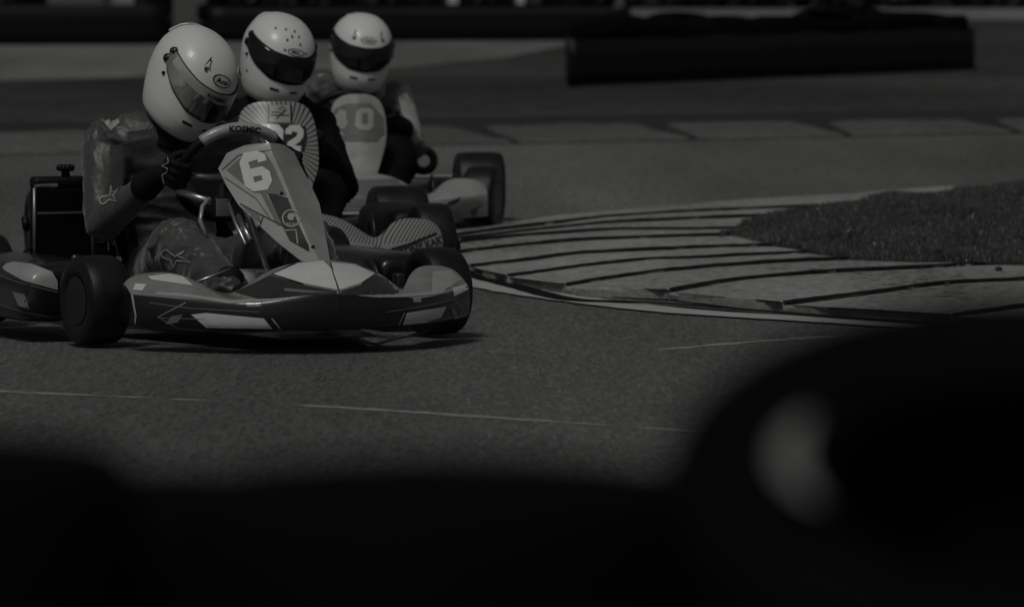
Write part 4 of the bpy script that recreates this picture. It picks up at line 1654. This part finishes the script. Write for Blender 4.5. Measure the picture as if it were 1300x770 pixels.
line_mark('pinstripe', f1, [(190, 384), (240, 391), (330, 396)], 1.0, bn, 'grey_vinyl', n1)
line_mark('pinstripe', f1, [(200, 403), (260, 405)], 0.9, bn, 'grey_vinyl', n1)
line_mark('pinstripe', f1, [(490, 396), (540, 388), (588, 377)], 1.0, bn, 'grey_vinyl', n1)
line_mark('pinstripe', f1, [(540, 407), (590, 399)], 0.9, bn, 'grey_vinyl', n1)
poly_mark('lobe_sticker', f1, [(188, 351), (215, 347.5), (232, 351), (246, 363), (225, 360), (192, 355)], bn, 'white_vinyl', n1)
poly_mark('lobe_sticker', f1, [(172, 360), (186, 361), (181, 369), (169, 368)], bn, 'white_vinyl', n1)
poly_mark('lobe_sticker', f1, [(549, 345), (578, 343), (590, 352), (572, 364), (556, 372), (548, 374)], bn, 'pale_vinyl', n1)
poly_mark('lobe_sticker', f1, [(574, 366), (592, 361), (594, 367), (576, 376)], bn, 'white_vinyl', n1)

# number panel graphics
poly_mark('number_field', f1, [(288, 216), (306, 200), (337, 194), (345, 206), (357, 232), (364, 248), (322, 244)], bp_, 'grey_vinyl', p1)
poly_mark('panel_sticker', f1, [(339, 244), (365, 251), (379, 284), (392, 312), (393, 320), (368, 306), (360, 290)], bp_, 'dark_vinyl', p1)
poly_mark('panel_sticker', f1, [(330, 243), (337, 244), (360, 288), (352, 286)], bp_, 'grey_vinyl', p1)
poly_mark('panel_sticker', f1, [(308, 262), (330, 274), (331, 283), (306, 268)], bp_, 'grey_vinyl', p1)
line_mark('panel_seam', f1, [(305, 259), (345, 280), (375, 293)], 1.2, bp_, 'dark_vinyl', p1, off=.0026)
line_mark('panel_seam', f1, [(330, 287), (334, 276)], 1.2, bp_, 'black_vinyl', p1, off=.0026)
line_mark('panel_seam', f1, [(280, 222), (325, 252), (345, 280)], 1.2, bp_, 'grey_vinyl', p1, off=.0026)
line_mark('panel_border', f1, [(282, 216), (303, 197), (345, 190)], 1.6, bp_, 'grey_vinyl', p1, off=.0026)
line_mark('panel_border', f1, [(360, 293), (376, 292), (378, 310)], 1.6, bp_, 'pale_vinyl', p1, off=.0026)
digit_mark(f1, '6', 325, 218, 34, 50, 11, -12, bp_, p1, shear=-.05, off=.0034)
line_mark('emblem_ring', f1, [(370 + 11 * math.cos(k * PI / 12), 277.5 + 10.5 * math.sin(k * PI / 12)) for k in range(24)], 1.6, bp_, 'pale_vinyl', p1, closed=True, off=.0028)
poly_mark('emblem', f1, [(370 + 4.2 * math.cos(k * PI / 6 + .4) * (1.25 if k % 3 else .7), 275.5 + 5 * math.sin(k * PI / 6 + .4) * (1.1 if k % 2 else .8)) for k in range(12)], bp_, 'pale_vinyl', p1, off=.0028)
text_mark('lettering', f1, 'RACING', 372, 285, 4.2, 2, bp_, 'pale_vinyl', p1, bold=.02, off=.0030)
for x, y in ((358, 246), (397, 314), (281, 235), (405, 340)):
    bm = bmesh.new()
    o, d = f1.ray(x, y)
    h_, n_, _, _ = bp_.ray_cast(o, d)
    if h_ is not None:
        if n_.dot(d) > 0: n_ = -n_
        bmesh.ops.create_cone(bm, cap_ends=True, segments=12, radius1=.006, radius2=.004, depth=.006, matrix=Matrix.Translation(h_ + n_ * .003) @ n_.to_track_quat('Z', 'Y').to_matrix().to_4x4())
        obj('bolt', bm, 'black_plastic', p1)
sleeve = [c for c in sw1.children if c.name.startswith('grip_sleeve')][0]
text_mark('lettering', f1, 'KOSMIC', 311, 164, 10.5, 4, bvh_of(sleeve), 'black_vinyl', sw1, xs=1.05, bold=.03, arc=.0022, off=.0012, maxe=3)
# side pod graphics
poly_mark('pod_sticker', f1, [(-6, 330), (40, 335), (66, 345), (73, 357), (73, 368), (30, 356), (6, 343)], bpod, 'pale_vinyl', pods[0])
poly_mark('pod_sticker', f1, [(16, 370), (32, 374), (37, 392), (24, 388)], bpod, 'grey_vinyl', pods[0])
line_mark('pinstripe', f1, [(-8, 346), (20, 357), (73, 371)], 1.2, bpod, 'grey_vinyl', pods[0])
line_mark('pinstripe', f1, [(-8, 383), (30, 396), (66, 402)], 1.0, bpod, 'grey_vinyl', pods[0])
# radiator lettering
poly_mark('label', f1, [(44, 234), (73, 232.5), (73.5, 240.5), (46, 241.5)], bvh_of(tank1), 'pale_vinyl', rad1)
text_mark('lettering', f1, 'ROTAX', 56, 237, 5.2, -2, bvh_of(tank1), 'black_vinyl', rad1, bold=.03, off=.0026, maxe=3)

pose_an = {'r': 4, 'l': 8}
J1 = std_joints(C1, up1, yv1, nd1, .17, y=-.02, neck=(-.66, -.045, .60), chest=(-.75, -.045, .41), shr=(-.69, -.25, .555), elr=(-.60, -.30, .32), shl=(-.69, .185, .545),
                knr=(-.22, -.195, .265), anr=(.12, -.165, .15), toer=(.235, -.14, .15))
st1 = dict(logo='Arai', visor='visor_mirror', strip=('fairing_pale', .026), strip_text='KOSMIC', dark_front=(.02, .98), logo_at=(.074, .05), logo_size=(.041, .0155), logo_xs=1.15,
           scoops=((-.50, .098), (.95, .095)), pivot='dark_metal')
hd1 = dict(pos=f1.at(243, 97, -.60), rot=head_rot(f1, 38, 19, 24), style=st1)
d1, b1, h1, l1, g1 = driver(f1, k1, J1, 'person in dark grey race suit leaning over kart 6, white helmet with mirrored visor', 'suit_dark', hd1,
                            dict(seed=3, wrinkle=.0135, wheel=(C1, up1, yv1, nd1), collar='cloth_black'))
bb = bvh_of(b1)
line_mark('star_emblem', f1, star_pts(142, 246, .85, -58), 2.0, bb, 'cloth_line', b1, closed=True, maxe=4, off=.003)
line_mark('star_emblem', f1, star_pts(226, 327, 1.0, 0), 2.0, bb, 'cloth_line', b1, closed=True, maxe=4, off=.003)
poly_mark('shoulder_patch', f1, [(119, 146), (136, 141), (150, 147), (152, 156), (140, 166), (132, 155)], bb, 'cloth_pale', b1, maxe=4)
line_mark('seam', f1, [(152, 148), (160, 170), (163, 198), (158, 220)], 1.6, bb, 'suit_grey', b1, maxe=4)
if 'r' in g1:
    gb = bvh_of(g1['r'])
    line_mark('piping', f1, [(203, 202), (213, 200), (214, 206), (206, 211), (213, 214), (212, 219), (206, 222), (208, 232), (210, 239)], 1.5, gb, 'cloth_pale', g1['r'], maxe=3)

# ================================================================== KART TWO (striped, number 92)
f2 = Frame(352, 356, 12)
k2 = kart_base(f2, 'kart with striped fairings numbered 92, second in the line, its driver all in black', steer=R(3))
n2 = nose(k2, ['stripe_wave', 'fairing_pale'])
p2 = panel(k2, [(.612, -.005, .05, -.015), (.604, .0, .092, -.025), (.58, .012, .122, -.03), (.53, .04, .136, -.01), (.46, .085, .138, .03), (.38, .14, .132, .085), (.34, .175, .10, .13), (.30, .215, .085, .18),
                (.26, .30, .07, .28), (.22, .42, .055, .40)], 'stripe_fan', fold=False)
for s in (-1, 1):
    side_pod(k2, s, 'black_plastic')
C2 = Vector((-.27, 0, .43))
sw2, up2, yv2, nd2 = steering(k2, C2, R(28), sleeve=False)
radiator(k2, f2)
bp2, bn2 = bvh_of(p2), bvh_of(n2)
poly_mark('number_field', f2, [(331, 159), (345, 157), (372, 157.5), (388, 161), (390, 176), (386, 193), (336, 193), (329, 185)], bp2, 'dark_vinyl', p2)
digit_mark(f2, '9', 347, 175.5, 23, 34, 8, 3, bp2, p2)
digit_mark(f2, '2', 373, 176.5, 23, 34, 8, 3, bp2, p2)
poly_mark('panel_sticker', f2, [(342, 134), (368, 133.5), (369, 156), (342, 156)], bp2, 'pale_vinyl', p2, off=.0022)
line_mark('panel_border', f2, [(341, 134), (341, 156)], 2.2, bp2, 'black_vinyl', p2, off=.003)
line_mark('panel_border', f2, [(369, 134), (369.5, 156)], 2.2, bp2, 'black_vinyl', p2, off=.003)
line_mark('emblem', f2, [(344, 143), (356, 143), (351, 151), (361, 141), (353, 138), (358, 136), (363, 140), (357, 146)], 1.4, bp2, 'black_vinyl', p2, off=.003)
line_mark('panel_border', f2, [(343, 147), (367, 147)], 1.3, bp2, 'black_vinyl', p2, off=.003)
poly_mark('panel_sticker', f2, [(345, 194), (384, 194), (384, 222), (372, 240), (350, 240)], bp2, 'pale_vinyl', p2, off=.0022)
line_mark('signature', f2, [(356, 203), (364, 199), (360, 205), (370, 201), (366, 206), (378, 202)], 1.2, bp2, 'grey_vinyl', p2, off=.003)
line_mark('nose_trim', f2, [(496, 317), (520, 310), (566, 292)], 3.2, bn2, 'black_vinyl', n2, off=.0024)
poly_mark('name_label', f2, [(507, 327), (507, 318), (563, 300), (565, 309)], bn2, 'pale_vinyl', n2, off=.0022)
text_mark('lettering', f2, 'TONY KART', 536, 312, 12.5, -18, bn2, 'black_vinyl', n2, xs=.88, bold=.03, off=.003, maxe=3)
pose_an = {'r': 10, 'l': 10}
J2 = std_joints(C2, up2, yv2, nd2, .17, y=.12, shl=(-.70, .265, .51), shr=(-.70, -.075, .53), ell=(-.55, .335, .29), neck=(-.69, .13, .585))
st2 = dict(logo='BELL', visor='visor_dark', logo_at=(.058, .10), logo_size=(.034, .0115), logo_xs=.95,
           holes=((-.72, .112, .005), (-.30, .118, .005), (.05, .118, .005), (-.05, .103, .005), (.2, .105, .005), (-.2, .09, .005), (.22, .084, .005), (-.22, .058, .005), (.42, .058, .005), (-1.3, -.06, .006)))
hd2 = dict(pos=f2.at(352, 70, -.62), rot=head_rot(f2, 22, 13, 12), style=st2)
driver(f2, k2, J2, 'person in plain black race suit on kart 92, white helmet dotted with vent holes', 'suit_black', hd2,
       dict(seed=5, wrinkle=.010, wheel=(C2, up2, yv2, nd2)))

# ================================================================== KART THREE (pale, number 40)
f3 = Frame(444, 294, 6)
k3 = kart_base(f3, 'pale kart numbered 40 at the back of the line, one side against the kerb', steer=R(-20))
n3 = nose(k3, ['fairing_pale', 'fairing_grey'])
p3 = panel(k3, [(.545, -.01, .03, -.02), (.535, .0, .07, -.035), (.51, .015, .098, -.04), (.45, .06, .112, -.01), (.36, .13, .110, .06), (.28, .22, .075, .16), (.24, .36, .05, .31)], 'fairing_dull', fold=False, yo=.034)
for s in (-1, 1):
    side_pod(k3, s, 'black_plastic', x0=-.26, zt=.19, yc=.47, hw=.09)
C3 = Vector((-.26, .01, .405))
sw3, up3, yv3, nd3 = steering(k3, C3, R(28), sleeve=False)
radiator(k3, f3)
bm = bmesh.new()
cc = f3.at(538, 204, -.62)
tube(bm, [cc + Vector((0, .042 * math.cos(k * PI / 16), .042 * math.sin(k * PI / 16))) for k in range(33)], .017, 10, cap=False)
bmesh.ops.remove_doubles(bm, verts=bm.verts, dist=1e-5)
tube(bm, [cc + Vector((0, -.03, -.03)), cc + Vector((.05, -.08, -.1)), (-.5, .22, .08)], .012, 8)
obj('hose_loop', bm, 'black_plastic', k3)
bp3, bn3 = bvh_of(p3), bvh_of(n3)
poly_mark('number_field', f3, [(424, 140), (436, 133), (470, 131), (487, 150), (488, 172), (440, 172), (424, 158)], bp3, 'dull_grey', p3, off=.002)
poly_mark('panel_sticker', f3, [(441, 132), (449, 131), (449, 174), (441, 174)], bp3, 'dull_grey', p3, off=.0026)
poly_mark('panel_sticker', f3, [(427, 172), (486, 170), (478, 180), (430, 180)], bp3, 'dull_grey', p3, off=.0026)
digit_mark(f3, '4', 433, 152, 20, 27, 7, 2, bp3, p3, m_='dull_pale', off=.0042)
digit_mark(f3, '0', 463, 152, 22, 28, 7, 2, bp3, p3, m_='dull_pale', off=.0042)
line_mark('number_edge', f3, [(474, 136), (474, 166)], 1.2, bp3, 'dull_grey', p3, off=.0042)
poly_mark('hood_sticker', f3, [(440, 229), (500, 227), (522, 233), (530, 244), (505, 262), (440, 262)], bn3, 'grey_vinyl', n3, off=.002)
poly_mark('nose_patch', f3, [(565, 266), (572, 259), (600, 252), (612, 256), (603, 275), (580, 284), (566, 280)], bn3, 'grey_vinyl', n3, off=.002)
poly_mark('nose_patch', f3, [(567, 258), (585, 250), (580, 257), (568, 262)], bn3, 'black_vinyl', n3, off=.003)
poly_mark('nose_patch', f3, [(596, 268), (606, 262), (604, 274), (598, 278)], bn3, 'dark_vinyl', n3, off=.003)
pose_an = {'r': 10, 'l': 10}
J3 = std_joints(C3, up3, yv3, nd3, .17, y=.03, shl=(-.70, .245, .505), shr=(-.70, -.165, .515), ell=(-.58, .305, .31), neck=(-.69, .035, .55))
st3 = dict(logo='Arai', visor='visor_dark', strip=('black_vinyl', .02), logo_at=(.070, .08), logo_size=(.036, .013), logo_xs=.95, scoops=((-.42, .088), (.58, .088)))
hd3 = dict(pos=f3.at(458, 63, -.62), rot=head_rot(f3, 9, 12, 6), style=st3)
d3, b3, h3, l3, g3 = driver(f3, k3, J3, 'person in a grey race suit with pale sleeves on kart 40, farthest of the drivers', 'suit_grey', hd3,
                            dict(seed=9, wrinkle=.013, legs='suit_black', wheel=(C3, up3, yv3, nd3)))
bb3 = bvh_of(b3)
poly_mark('sleeve_patch', f3, [(505, 122), (516, 118), (526, 135), (532, 158), (535, 178), (526, 184), (518, 160), (510, 142)], bb3, 'cloth_pale', b3, maxe=4)
poly_mark('shoulder_patch', f3, [(403, 92), (416, 90), (421, 96), (404, 98)], bb3, 'cloth_pale', b3, maxe=4)
poly_mark('shoulder_patch', f3, [(476, 107), (485, 100), (490, 105), (488, 122), (478, 130)], bb3, 'cloth_pale', b3, maxe=4)
